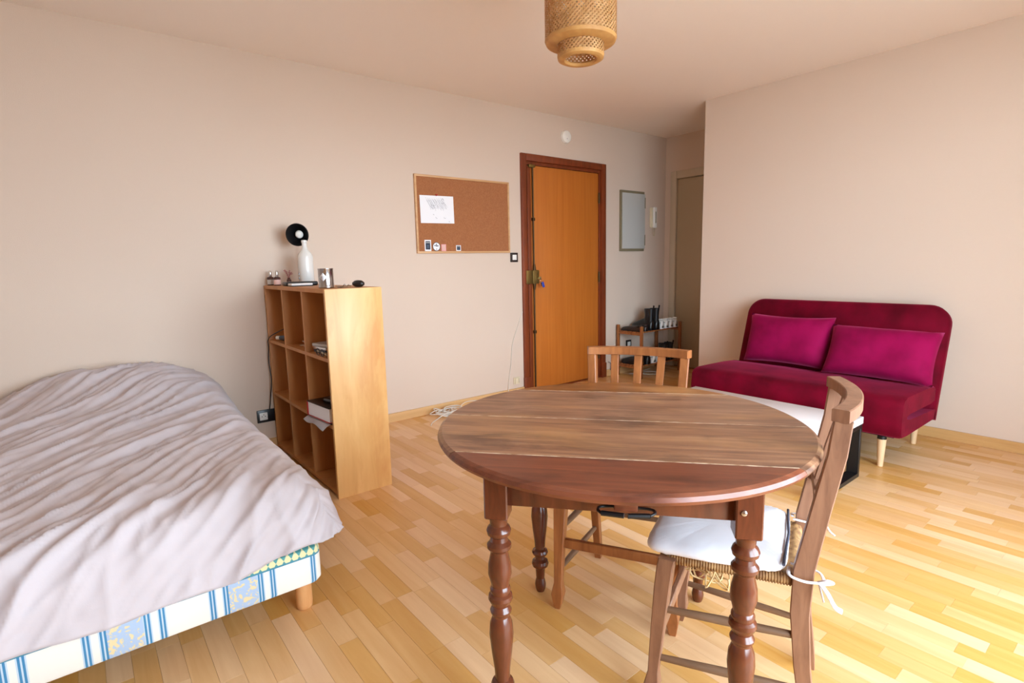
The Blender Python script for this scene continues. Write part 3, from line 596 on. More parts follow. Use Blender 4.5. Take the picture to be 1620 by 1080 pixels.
# duvet draped over mattress: sheet coordinates (X along bed length, Y across)
X1, Y1, YN = 1.865, 0.495, -0.80
DLX, DLY = 0.300, 0.255
def duvet_point(X, Y):
    kf = min(1, max(0, (Y - 0.22) / 0.30)); kf = kf * kf * (3 - 2 * kf)
    ex = max(0.0, X - X1); ey = max(0.0, Y - Y1); eyn = max(0.0, YN - Y); sy = 1
    if eyn > 0: ey = eyn; sy = -1
    e = math.hypot(ex, ey); Lx, Ly = DLX, DLY
    bx, by = min(X, X1), min(max(Y, YN), Y1)
    # broad shape: top, pillow bulge against the wall, slight slump to the foot
    zt = 0.492 - 0.020 * max(0, (X - 1.2)) - 0.02 * (Y / 0.7) ** 2
    g = math.exp(-((max(0, X - 0.10)) / 0.42) ** 2)
    zt += 0.160 * g * math.exp(-abs((by - 0.11) / 0.45) ** 3)
    zt += 0.03 * math.exp(-((X - 0.8) / 0.5) ** 2) * math.exp(-((Y + 0.2) / 0.5) ** 2)
    if e > 0:
        dx, dy = ex / e, ey / e
        emax = min(Lx / dx if dx > 1e-6 else 9, Ly / dy if dy > 1e-6 else 9)
        e2 = min(1.0, e / emax) * (Lx * (1 - 0.16 * kf) * dx * dx + Ly * dy * dy)
        rad = 0.14
        if e2 < rad * 1.25: ho, dr = rad * math.sin(e2 / rad), rad * (1 - math.cos(e2 / rad))
        else:
            a = 1.25; q = e2 - rad * a; ho = rad * math.sin(a) + q * math.cos(a) * (0.7 + 0.5 * dy); dr = rad * (1 - math.cos(a)) + q * math.sin(a)
        x, y, z = bx + dx * ho, by + sy * dy * ho, zt - dr
        nrm = Vector((dx * math.sin(min(1.2, e2 / rad)), sy * dy * math.sin(min(1.2, e2 / rad)), math.cos(min(1.2, e2 / rad))))
    else:
        x, y, z = bx, by, zt; nrm = Vector((0, 0, 1)); e2 = 0
    # folds: long diagonal creases on the top, hanging creases on the foot side
    a = math.radians(138); s = X * math.cos(a) + Y * math.sin(a); t = -X * math.sin(a) + Y * math.cos(a)
    wob = 0.10 * noise.noise(Vector((X * 1.8, Y * 1.8, 1.0)))
    n1 = noise.noise(Vector((s * 0.9, (t + wob) * 8, 3.1))); n2 = noise.noise(Vector((s * 1.4, (t + wob) * 17, 7.7))); n3 = noise.noise(Vector((s * 2.6, (t + wob * .6) * 34, 1.7)))
    ridge = lambda q: 1 - min(1, abs(q) * 2.6)
    wtop = 1.0 - 0.45 * min(1, e2 / 0.12)
    h = wtop * (0.014 * n1 + 0.020 * ridge(n2) ** 1.6 + 0.006 * ridge(n3) ** 2 + 0.012 * ridge(n1) ** 2)
    b = math.radians(150); s2 = X * math.cos(b) + Y * math.sin(b); t2 = -X * math.sin(b) + Y * math.cos(b)
    m1 = noise.noise(Vector((s2 * 2.2, t2 * 5.5, 9.3))); m2 = noise.noise(Vector((s2 * 3.5, t2 * 12, 4.3)))
    wd = min(1, max(0, X - 1.45) / 0.3)
    h += wd * (0.024 * ridge(m1) ** 3 * (0.4 + 0.6 * min(1, e2 / .2)) + 0.008 * ridge(m2) ** 2.5) + 0.003 * noise.noise(Vector((X * 22, Y * 22, 2)))
    if e > 0: h *= 1 - 0.65 * dy * min(1, e2 / 0.12)
    p = Vector((x, y, z)) + nrm * (h - 0.008)
    return p
NX, NY = 250, 230; bm = bmesh.new(); XE, YE, YNE = X1 + DLX, Y1 + DLY, YN - DLY
V = []
for i in range(NX + 1):
    row_ = []
    for j in range(NY + 1):
        X = 0.022 + (XE - 0.022) * i / NX; Y = YNE + (YE - YNE) * j / NY
        p = duvet_point(X, Y)
        hem = 0.012 * noise.noise(Vector((X * 3, Y * 5, 0.5)))
        if i > NX - 6: p.z += hem
        p.x = max(p.x, 0.016); row_.append(bm.verts.new(p))
    V.append(row_)
for i in range(NX):
    for j in range(NY): bm.faces.new((V[i][j], V[i + 1][j], V[i + 1][j + 1], V[i][j + 1]))
o = finish(bm, 'duvet', M['duvet'], auto=180); tag(o, 'crumpled pale grey-lilac duvet covering the whole bed', 'duvet')
sm = o.modifiers.new('thickness', 'SOLIDIFY'); sm.thickness = 0.006; sm.offset = -1

# ------------------------------------------------------------------ bookcase
bk = thing('cube_bookcase', 'pine nine-cube open bookcase standing out from the wall beside the bed', 'bookcase', (0.018, 0.933, 0))
BW, BD, BH, T = 1.073, 0.295, 1.064, 0.020
box('side_panel', (0, 0, 0), (T, BD, BH - T), M['pine_shaded'], bk, bev=0.001)
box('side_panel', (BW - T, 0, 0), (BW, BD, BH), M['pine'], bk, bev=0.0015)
box('top_panel', (0, 0, BH - T), (BW - T, BD, BH), M['pine_shaded'], bk, bev=0.001)
box('bottom_panel', (T, 0.0, 0.02), (BW - T, BD - 0.006, 0.02 + T), M['pine_shaded'], bk)
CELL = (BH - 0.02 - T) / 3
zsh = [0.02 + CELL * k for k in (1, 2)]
for z in zsh: box('shelf', (T, 0.002, z), (BW - T, BD - 0.006, z + T * 0.9), M['pine_shaded'], bk)
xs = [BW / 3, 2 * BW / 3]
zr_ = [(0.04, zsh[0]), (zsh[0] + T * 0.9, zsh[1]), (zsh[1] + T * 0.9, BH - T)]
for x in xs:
    for z0, z1 in zr_: box('divider', (x - T / 2, 0.002, z0), (x + T / 2, BD - 0.006, z1), M['pine_shaded'], bk)
box('back_panel', (T, BD - 0.006, 0.02), (BW - T, BD, BH - T), M['pine_shaded'], bk)
ZT = BH + 0.0006

# things on top of the bookcase
dl = thing('desk_lamp', 'black desk lamp with round shade, behind the white bottle on the bookcase', 'lamp', (0.085, 1.184, ZT))
lathe('base', [(0.042, 0), (0.042, 0.012), (0.036, 0.018), (0.010, 0.020)], M['blackplastic'], dl, 28)
tube('stem', spline([(0, 0, 0.018), (0.0, 0.0, 0.12), (0.0, 0.0, 0.22), (0.004, -0.002, 0.27), (0.010, -0.018, 0.305)], 6), 0.0055, M['blackplastic'], dl, 8)
hd = thing('lamp_head', None, None); hd.parent = dl; hd.location = (0.008, -0.018, 0.318)
aim = Vector((0.80, -0.55, -0.10)).normalized(); hd.rotation_euler = aim.to_track_quat('Z', 'Y').to_euler()
lathe('shade', [(0.016, -0.062), (0.024, -0.06), (0.030, -0.03), (0.045, -0.005), (0.062, 0.022), (0.070, 0.048), (0.068, 0.048), (0.059, 0.022), (0.042, -0.003), (0.026, -0.026), (0.01, -0.03)], M['blackplastic'], hd, 32)
lathe('bulb', [(0.012, -0.028), (0.013, -0.016), (0.022, -0.004), (0.025, 0.008), (0.018, 0.019), (0.004, 0.023)], M['bulb'], hd, 20)
lathe('switch_knob', [(0.010, 0), (0.010, 0.012), (0.007, 0.015)], M['blackplastic'], hd, 12, loc=(0, 0, -0.075))
hd.location = (0.062, -0.046, 0.314)
o = thing('glass_bottle', 'white frosted glass bottle standing on the bookcase', 'bottle', (0.222, 1.138, ZT))
lathe('bottle_body', [(0.040, 0), (0.045, 0.006), (0.046, 0.10), (0.0455, 0.170), (0.041, 0.188), (0.030, 0.203), (0.020, 0.215), (0.0155, 0.232), (0.0145, 0.258), (0.0175, 0.260), (0.0175, 0.274), (0.012, 0.275)], M['glass'], o, 28)
for z in (0.035, 0.062): box('dark_mark', (-0.004, -0.0475, z), (0.010, -0.0445, z + 0.013), M['amber'], o, rot=(0, 0, math.radians(-4)))
o = thing('tin_can', 'shiny open tin can with white diamond label at the bookcase corner', 'can', (0.925, 1.005, ZT))
lathe('can_wall', [(0.037, 0), (0.0385, 0.002), (0.0385, 0.006), (0.0375, 0.008), (0.0375, 0.094), (0.0385, 0.096), (0.0385, 0.099), (0.0365, 0.099), (0.0365, 0.004), (0.002, 0.004)], M['tin'], o, 32)
bm = bmesh.new(); n = 8; ca = math.radians(-42)
for i in range(n):
    u0, u1 = -0.021 + 0.042 * i / n, -0.021 + 0.042 * (i + 1) / n; q = []
    for u, sgn in ((u0, -1), (u1, -1), (u1, 1), (u0, 1)): a = ca + u / 0.038; q.append(bm.verts.new((0.0384 * math.cos(a), 0.0384 * math.sin(a), 0.056 + sgn * (0.021 - abs(u)))))
    bm.faces.new(q)
bmesh.ops.remove_doubles(bm, verts=bm.verts, dist=1e-6); bmesh.ops.solidify(bm, geom=list(bm.faces), thickness=0.0004); finish(bm, 'diamond_label', M['paper'], o, auto=180)
for k, z in enumerate((0.052, 0.058)):
    bm = bmesh.new()
    for i in range(4): a = ca + (-0.008 + 0.005 * i) / 0.038; add_box(bm, (-0.0003, -0.0016, z - 0.002), (0.0003, 0.0012, z + 0.001), mtx=Matrix.Translation((0.0388 * math.cos(a), 0.0388 * math.sin(a), 0)) @ Matrix.Rotation(a, 4, 'Z'))
    finish(bm, 'label_print', M['pencil2'], o)
o = box('zip_case', (-0.052, -0.092, 0), (0.052, 0.092, 0.024), M['blackplastic'], None, 0.008, 3, (0.335, 1.060, ZT), (0, 0, math.radians(-2))); tag(o, 'flat black case lying beside the white bottle', 'case')
o = thing('phone', 'white-edged phone lying next to the flat black case', 'phone', (0.432, 1.030, ZT), math.radians(3)); box('phone_body', (-0.032, -0.062, 0.004), (0.032, 0.062, 0.016), M['white'], o, 0.004, 2); box('rubber_back', (-0.033, -0.063, 0), (0.033, 0.063, 0.004), M['blackplastic'], o, 0.0015, 1)
for k, (x, y, lab, body, g) in enumerate(((0.052, 0.968, 'greylabel', 'small perfume bottle with grey label at the wall end of the bookcase', 0), (0.150, 0.980, 'pink', 'small perfume bottle with pink label, beside the grey-labelled one', 0))):
    o = thing('perfume_bottle', body, 'bottle', (x, y, ZT), 0, 'perfume bottles on the bookcase')
    lathe('glass_body', [(0.019, 0), (0.0205, 0.002), (0.0205, 0.046), (0.017, 0.052), (0.008, 0.054)], M['amber'], o, 20)
    lathe('label_band', [(0.0208, 0.006), (0.0208, 0.036)], M[lab], o, 20, cap=False)
    lathe('cap', [(0.0085, 0.053), (0.010, 0.055), (0.010, 0.080), (0.007, 0.090), (0.003, 0.092)], M['silver'], o, 16)
o = thing('dried_flower_sprig', 'dried pink flower sprig behind the perfume bottles', 'flower', (0.120, 1.06, ZT))
lathe('small_vase', [(0.012, 0), (0.015, 0.004), (0.014, 0.03), (0.008, 0.04), (0.009, 0.045)], M['amber'], o, 16)
bm = bmesh.new(); rr = random.Random(5)
for k in range(7):
    a = rr.uniform(0, 6.28); l = rr.uniform(.02, .045); tip = (math.cos(a) * l, math.sin(a) * l * .6, 0.07 + rr.uniform(0, .03)); add_tube(bm, spline([(0, 0, 0.03), (tip[0] * .4, tip[1] * .4, 0.06), tip], 4), 0.0015, 5)
    for q in range(4): add_lathe(bm, [(0.0005, -0.003), (0.0035, 0), (0.0005, 0.004)], 6, True, (tip[0] + rr.uniform(-.005, .005), tip[1] + rr.uniform(-.005, .005), tip[2] - q * 0.004))
finish(bm, 'sprig', M['dried'], o)
o = thing('key_bunch', 'small bunch of keys and ring lying beside the tin can', 'keys', (0.985, 1.055, ZT))
bm = bmesh.new(); add_tube(bm, [(0.014 * math.cos(a * PI / 8), 0.014 * math.sin(a * PI / 8), 0.0025) for a in range(17)], 0.0016, 6, False); finish(bm, 'ring', M['steel'], o)
for a in (0.2, 0.9, -0.7): box('key', (0.008, -0.009, 0), (0.058, 0.009, 0.0025), M['brass'] if a > .5 else M['steel'], o, 0.001, 1, (0, 0, 0.001 + abs(a) * 0.004), (0, -0.12 * abs(a), a))
tube('chain', spline([(0.01, 0.006, 0.004), (0.020, 0.014, 0.018), (0.026, 0.022, 0.006), (0.030, 0.030, 0.016), (0.034, 0.040, 0.005)], 5), 0.0018, M['steel'], o, 6)
bm = bmesh.new(); add_lathe(bm, [(0.002, -0.018), (0.016, -0.016), (0.028, -0.006), (0.028, 0.006), (0.016, 0.016), (0.002, 0.018)], 24, mtx=Matrix.Diagonal((1.25, 0.8, 1, 1))); o = finish(bm, 'pouch', M['leather'], None, (1.022, 1.135, ZT + 0.0185), (0, 0, 0.5), auto=180); tag(o, 'small black oval pouch near the far top corner of the bookcase', 'pouch')

# things in the cubes
z2 = zsh[1] + T * 0.9 + 0.0006; z1 = zsh[0] + T * 0.9 + 0.0006; bx0, by0 = 0.018, 0.933
o = thing('hand_cream_tube', 'white and blue squeeze tube lying in the upper cube next to the wall', 'tube', (bx0 + 0.13, by0 + 0.04, z2), 0.5)
lathe('tube_body', [(0.014, 0), (0.016, 0.02), (0.016, 0.09), (0.004, 0.12)], M['bluegrey'], o, 16, loc=(0, 0, 0.0165), rot=(0, PI / 2, 0)); lathe('cap', [(0.012, -0.03), (0.0135, -0.002)], M['whiteplastic'], o, 16, loc=(0, 0, 0.0165), rot=(0, PI / 2, 0))
o = box('battery_pack', (-0.04, -0.03, 0), (0.04, 0.03, 0.045), M['bluegrey'], None, 0.008, 2, (bx0 + 0.295, by0 + 0.13, z2), (0, 0, 0.1)); tag(o, 'blue-grey battery pack in the upper cube next to the wall', 'battery')
bm = bmesh.new(); rr = random.Random(8); ctrl = [(rr.uniform(-.07, .05), rr.uniform(-.04, .04), 0.004 + rr.uniform(0, .03)) for k in range(12)]; add_tube(bm, spline(ctrl, 5), 0.0026, 6); o = finish(bm, 'charging_cable', M['cable'], None, (bx0 + 0.58, by0 + 0.07, z2)); tag(o, 'small white charging cable heap in the middle upper cube', 'cable')
for k, (w, m, l) in enumerate(((0.16, 'bluegrey', 'dark grey flat case at the bottom of the pile in the upper right cube'), (0.15, 'silver', 'silver flat case in the middle of the pile in the upper right cube'), (0.14, 'greydoor', 'light grey flat case on top of the pile in the upper right cube'))):
    o = box('flat_case', (-w / 2, -0.05, 0), (w / 2, 0.05, 0.017), M[m], None, 0.004, 2, (bx0 + 0.83, by0 + 0.085, z2 + k * 0.0172), (0, 0, 0.12 * k)); tag(o, l, 'case', 'cases piled in the upper right cube')
o = thing('eyeglasses', 'folded glasses with pale frame in front of the pile of cases', 'glasses', (bx0 + 0.93, by0 + 0.012, z2))
for s in (-1, 1):
    bm = bmesh.new(); add_tube(bm, [(s * 0.032 + 0.024 * math.cos(a * PI / 8), -0.005, 0.02 + 0.017 * math.sin(a * PI / 8)) for a in range(17)], 0.0022, 6, False); finish(bm, 'rim', M['blackplastic'], o)
    tube('temple', [(s * 0.056, -0.003, 0.022), (s * 0.05, 0.012, 0.016), (-s * 0.05, 0.014 + s * .003, 0.008)], 0.003, M['cream'], o, 6)
o = thing('thick_book', 'thick white-paged book with red and black cover in the middle right cube', 'book', (bx0 + 0.885, by0 + 0.075, z1 + 0.006), 0.10)
box('pages', (-0.125, -0.085, 0.003), (0.120, 0.085, 0.074), M['paper'], o, 0.001, 1); box('cover_board', (-0.132, -0.090, 0.074), (0.125, 0.090, 0.079), M['blackplastic'], o, 0.001, 1); box('spine', (-0.132, -0.09, 0), (-0.125, 0.09, 0.074), M['red'], o, 0.001, 1); box('cover_board', (-0.125, -0.090, 0), (0.125, 0.090, 0.003), M['red'], o, 0.001, 1)
o = box('headphone_case', (-0.055, -0.05, 0), (0.055, 0.05, 0.022), M['blackplastic'], None, 0.01, 3, (bx0 + 0.905, by0 + 0.085, z1 + 0.0855), (0, 0, 0.2)); tag(o, 'black rounded case on top of the thick book', 'case')
bm = bmesh.new(); N = 10; V = []
for i in range(N + 1):
    V.append([bm.verts.new((-0.14 + 0.28 * i / N, -0.065 + 0.13 * j / 6 - (0.0), 0.003 - (max(0, 2 - j) / 2) ** 1.5 * (0.020 + 0.007 * math.sin(i * 0.8)))) for j in range(7)])
for i in range(N):
    for j in range(6): bm.faces.new((V[i][j], V[i + 1][j], V[i + 1][j + 1], V[i][j + 1]))
bmesh.ops.solidify(bm, geom=list(bm.faces), thickness=0.001); o = finish(bm, 'plastic_sleeve', M['clear'], None, (bx0 + 0.885, by0 + 0.021, z1 + 0.0005), (0, 0, 0.02), auto=180); tag(o, 'crumpled clear plastic sleeve sticking out under the thick book', 'sleeve')
# power cord out of the upper cube down to the wall socket
o = tube('power_cord', spline([(bx0 + 0.20, by0 + 0.12, z2 + 0.10), (bx0 + 0.12, by0 + 0.03, z2 + 0.055), (bx0 + 0.030, by0 - 0.006, z2 + 0.006), (bx0 + 0.018, by0 - 0.008, z2 - 0.06), (bx0 + 0.012, by0 - 0.012, z2 - 0.14), (bx0 + 0.022, by0 - 0.008, z2 - 0.26), (bx0 + 0.004, by0 - 0.02, z2 - 0.40), (0.02, by0 - 0.03, 0.26)], 8), 0.0032, M['blackplastic'], None, 8); tag(o, 'thin black power cord hanging from the bookcase cube to the wall socket', 'cord')
def socket(name, label, y, z, w, h, plate, insert, kind='socket'):
    s = thing(name, label, 'switch' if kind == 'switch' else 'socket', (0.0, y, z))
    box('plate', (0.0005, -w / 2, -h / 2), (0.010, w / 2, h / 2), M[plate], s, 0.003)
    return s
s = socket('wall_socket', 'black double wall socket behind the bookcase, next to the duvet', 0.900, 0.222, 0.145, 0.082, 'blackplastic', 'whiteplastic')
for y in (-0.034,):
    box('insert', (0.010, y - 0.024, -0.024), (0.013, y + 0.024, 0.024), M['whiteplastic'], s, 0.002)
    for q in (-0.010, 0.010): lathe('pin_hole', [(0.003, 0), (0.003, 0.001)], M['blackplastic'], s, 10, loc=(0.013, y + q, 0), rot=(0, PI / 2, 0))
    lathe('earth_pin', [(0.0025, 0), (0.0025, 0.008)], M['brass'], s, 10, loc=(0.013, y, 0.012), rot=(0, PI / 2, 0))
s = socket('light_switch', 'black framed light switch with white rocker between corkboard and door', 2.985, 1.220, 0.080, 0.080, 'brownsole', 'whiteplastic', 'switch')
box('rocker', (0.010, -0.022, -0.022), (0.014, 0.022, 0.022), M['whiteplastic'], s, 0.003)
s = socket('phone_socket', 'cream phone socket low on the wall beside the entrance door', 2.985, 0.135, 0.068, 0.062, 'cream', 'cream')
box('cover', (0.010, -0.026, -0.026), (0.024, 0.010, 0.026), M['cream'], s, 0.003); box('slot', (0.012, 0.012, -0.02), (0.016, 0.02, 0.02), M['khaki'], s, 0.001)
s = socket('wall_socket', 'black wall socket behind the shoe rack', 4.52, 0.30, 0.082, 0.082, 'blackplastic', 'whiteplastic'); box('insert', (0.010, -0.022, -0.022), (0.013, 0.022, 0.022), M['whiteplastic'], s, 0.003)

# cables along the wall
o = tube('wall_cable', spline([(0.006, 3.066, 0.745), (0.006, 3.02, 0.64), (0.006, 2.955, 0.50), (0.006, 2.935, 0.40), (0.006, 2.92, 0.27), (0.006, 2.895, 0.14), (0.018, 2.88, 0.06), (0.02, 2.86, 0.006)], 6), 0.0030, M['cable'], None, 6); tag(o, 'thin pale cable running down the wall left of the entrance door', 'cable')
bm = bmesh.new(); rr = random.Random(12); ctrl = []
for k in range(46):
    a = k * 1.15; rd = rr.uniform(.04, .12); ctrl.append((0.125 + rd * .75 * math.cos(a), 2.14 + rd * 1.25 * math.sin(a) + k * 0.002, 0.006 + rr.uniform(0, .045)))
ctrl = [(0.30, 1.93, 0.005), (0.24, 1.98, 0.005), (0.19, 2.05, 0.006)] + ctrl + [(0.05, 2.40, 0.05), (0.02, 2.6, 0.03), (0.02, 2.84, 0.02)]
add_tube(bm, spline(ctrl, 5), 0.0036, 6); o = finish(bm, 'cable_tangle', M['cable'], auto=180); tag(o, 'tangled heap of white cable on the floor at the baseboard', 'cable')
bm = bmesh.new(); add_tube(bm, spline([(0.10, 4.42, 0.006), (0.2, 4.50, 0.006), (0.16, 4.62, 0.010), (0.28, 4.68, 0.006), (0.30, 4.56, 0.006), (0.24, 4.46, 0.02), (0.12, 4.58, 0.006), (0.08, 4.8, 0.006)], 8), 0.0036, 6); o = finish(bm, 'loose_cable', M['cable'], auto=180); tag(o, 'loose white cable on the floor under the shoe rack', 'cable')
bm = bmesh.new(); add_tube(bm, spline([(0.017, 4.19, 0.15), (0.03, 4.22, 0.135), (0.017, 4.26, 0.155)], 5), 0.003, 6); add_tube(bm, spline([(0.02, 4.22, 0.135), (0.018, 4.225, 0.09), (0.02, 4.215, 0.06)], 5), 0.003, 6); o = finish(bm, 'wire_clip', M['pencil2'], auto=180); tag(o, 'small grey wire ends on the wall right of the door frame', 'wire')

# ------------------------------------------------------------------ corkboard
cb = thing('corkboard', 'brown cork notice board with pale wooden frame on the wall', 'board', (0.0, 2.489, 1.551))
W2, H2 = 0.447, 0.292
box('cork_sheet', (0.001, -W2 + 0.01, -H2 + 0.01), (0.010, W2 - 0.01, H2 - 0.01), M['cork'], cb)
for lo, hi in (((0.001, -W2, H2 - 0.016), (0.018, W2, H2)), ((0.001, -W2, -H2), (0.018, W2, -H2 + 0.016)), ((0.001, -W2, -H2 + 0.016), (0.018, -W2 + 0.016, H2 - 0.016)), ((0.001, W2 - 0.016, -H2 + 0.016), (0.018, W2, H2 - 0.016))): box('frame_rail', lo, hi, M['corkframe'], cb, bev=0.002)
dr = thing('drawing_sheet', 'white sheet with faint pencil sketch pinned to the corkboard', 'paper', (0.0115, 2.232, 1.590), 0); dr.rotation_euler = (math.radians(0.8), 0, 0)
box('sheet', (0, -0.149, -0.103), (0.0008, 0.149, 0.103), M['paper'], dr)
def strokes(name, lines, m, r_):
    bm = bmesh.new()
    for l in lines: add_tube(bm, spline([(0.0010, a, b) for a, b in l], 5), r_, 4, True, 0.5)
    return tag(finish(bm, name, M[m], dr, auto=180), kind='stuff')
rr = random.Random(21); ln = []
for k in range(26): a = -0.10 + 0.006 * k; b = 0.088 - 0.02 * abs(math.sin(k)); ln.append([(a, b), (a + 0.02, b - 0.02 - rr.random() * .02), (a + 0.036 + rr.random() * .02, b - 0.05 - rr.random() * .03)])
strokes('pencil_shading', ln, 'pencil', 0.0012)
strokes('pencil_lines', [[(-0.06, 0.025), (-0.045, 0.01), (-0.03, 0.005), (-0.025, 0.02)], [(-0.055, 0.035), (-0.035, 0.028), (-0.02, 0.03)], [(-0.05, 0.012), (-0.04, 0.02), (-0.032, 0.012)], [(0.04, 0.07), (0.05, 0.085), (0.062, 0.07)], [(0.045, 0.05), (0.055, 0.045), (0.06, 0.055)], [(-0.04, -0.035), (-0.03, -0.042)], [(-0.02, -0.058), (-0.005, -0.068)], [(0.055, -0.058), (0.065, -0.066), (0.072, -0.062)], [(0.1, -0.085), (0.108, -0.092)]], 'pencil2', 0.0016)
o = lathe('push_pin', [(0.006, 0), (0.0075, 0.003), (0.005, 0.008), (0.006, 0.012)], M['red'], None, 14, loc=(0.0125, 2.226, 1.698), rot=(0, PI / 2, 0)); tag(o, 'red push pin holding the pencil sketch', 'pin')
def sticker(name, label, y, z, w, h, m1, m2, round_=False):
    s = thing(name, label, 'sticker', (0.0105, y, z), 0, 'cards at the bottom of the corkboard')
    if round_:
        lathe('disc', [(w, 0), (w, 0.001)], M[m1], s, 28, rot=(0, PI / 2, 0)); lathe('disc_print', [(w * .88, 0.001), (w * .88, 0.0015)], M[m2], s, 28, rot=(0, PI / 2, 0))
        for a, b, c_, d in ((-.020, .004, -.006, .012), (.004, .002, .018, .010), (-.004, .0, .004, .022), (-.003, -.024, .003, -.015)): box('mark', (0.0015, a, b), (0.002, c_, d), M['pencil2'], s)
    else:
        box('card', (0, -w, -h), (0.001, w, h), M[m1], s); box('print', (0.001, -w * .72, -h * .72), (0.0015, w * .72, h * .78), M[m2], s)
        if m2 == 'navy': box('print_detail', (0.0015, -w * .35, -h * .5), (0.002, w * .3, h * .15), M['bluegrey'], s); box('print_band', (0.0015, -w * .6, h * .45), (0.002, w * .6, h * .6), M['greylabel'], s)
sticker('photo_card', 'small white-edged dark photo card, leftmost at the bottom of the corkboard', 2.137, 1.3180, 0.028, 0.042, 'paper', 'navy')
sticker('round_sticker', 'round black and white sticker at the bottom of the corkboard', 2.212, 1.3100, 0.034, 0.034, 'navy', 'paper', True)
sticker('pink_card', 'small pink card beside the round sticker on the corkboard', 2.277, 1.3020, 0.021, 0.026, 'stickerpink', 'pink')
sticker('square_card', 'small square dark card apart from the others on the corkboard', 2.414, 1.2990, 0.022, 0.022, 'paper', 'navy')

# ------------------------------------------------------------------ wall devices
sd = thing('smoke_detector', 'white round smoke detector on the wall above the entrance door', 'detector', (0.0, 3.612, 2.292))
lathe('housing', [(0.055, 0.0005), (0.056, 0.012), (0.052, 0.026), (0.040, 0.034), (0.004, 0.036)], M['whiteplastic'], sd, 32, rot=(0, PI / 2, 0)); box('led', (0.034, -0.01, -0.024), (0.0365, -0.004, -0.018), M['pencil2'], sd)
ep = thing('electric_panel', 'grey electric panel cabinet in khaki frame right of the entrance door', 'cabinet', (0.0, 4.550, 1.572))
w_, h_ = 0.187, 0.304
for lo, hi in (((0.0005, -w_, h_ - 0.030), (0.022, w_, h_)), ((0.0005, -w_, -h_), (0.022, w_, -h_ + 0.030)), ((0.0005, -w_, -h_ + 0.03), (0.022, -w_ + 0.022, h_ - 0.03)), ((0.0005, w_ - 0.022, -h_ + 0.03), (0.022, w_, h_ - 0.03))): box('frame_rail', lo, hi, M['khaki'], ep, bev=0.002)
box('panel_door', (0.003, -w_ + 0.018, -h_ + 0.026), (0.030, w_ + 0.004, h_ - 0.026), M['greydoor'], ep, bev=0.003)
for z in (-0.19, 0.19): box('hinge', (0.006, w_ - 0.004, z - 0.055), (0.032, w_ + 0.009, z + 0.055), M['khaki'], ep, bev=0.002)
ic = thing('intercom', 'cream intercom handset on the wall beside the electric panel', 'intercom', (0.0, 4.895, 1.620))
box('wall_plate', (0.0005, -0.045, -0.105), (0.024, 0.045, 0.105), M['cream'], ic, 0.006); box('handset', (0.024, -0.026, -0.108), (0.050, 0.026, 0.108), M['whiteplastic'], ic, 0.010, 3); box('speaker_slot', (0.049, -0.007, -0.06), (0.0515, 0.007, 0.06), M['khaki'], ic, 0.001)
bm = bmesh.new(); pts = []
for k in range(120):
    t = k / 119; base = Vector((0.03, -0.02 + 0.045 * t, -0.105 - 0.085 * math.sin(PI * t))); a = k * 0.9; pts.append(base + Vector((0.005 * math.cos(a), 0.005 * math.sin(a), 0.0)))
add_tube(bm, pts, 0.0018, 5); finish(bm, 'coiled_cord', M['cream'], ic, auto=180)

# ------------------------------------------------------------------ shoe rack and shoes
RX, RY0, RY1 = 0.335, 4.315, 4.955
rk = thing('shoe_rack', 'small two-tier wooden shoe rack in the hall corner', 'rack', (0, 0, 0))
for x in (0.04, RX):
    for y in (RY0, RY1): box('post', (x - 0.013, y - 0.013, 0), (x + 0.013, y + 0.013, 0.525), M['chair_a'], rk, 0.003)
for z in (0.455, 0.115):
    sh = thing('shelf', None, None); sh.parent = rk
    for k in range(5): x = 0.055 + k * 0.0545; box('slat', (x, RY0 - 0.005, z), (x + 0.046, RY1 + 0.005, z + 0.012), M['chair_a'], sh, 0.002, 1)
    for y in (RY0, RY1): box('cross_bar', (0.053, y - 0.008, z - 0.022), (RX - 0.013, y + 0.008, z), M['chair_a'], sh, 0.002, 1)
def shoe_sections(L_, W_, hs):
    """cross sections along the shoe: (t, half width, height of upper)"""
    st = [(0.0, .55, hs[0]), (0.06, .78, hs[0]), (0.2, .80, hs[1]), (0.38, .78, hs[2]), (0.55, .92, hs[3]), (0.72, 1.0, hs[4]), (0.86, .92, hs[5]), (0.95, .68, hs[6]), (1.0, .35, hs[7])]
    rings = []
    for t, w, h in st:
        y = (t - 0.35) * L_; hw = W_ / 2 * w; ring = []
        for i in range(14):
            a = PI * i / 13; ring.append((hw * math.cos(a) * (1.0 if h < 0.06 else (0.86 + 0.14 * abs(math.cos(a)))), y, 0.012 + (h - 0.012) * max(0.0, math.sin(a)) ** 0.75))
        ring += [(-hw, y, 0.010), (hw, y, 0.010)]
        rings.append(ring)
    return rings
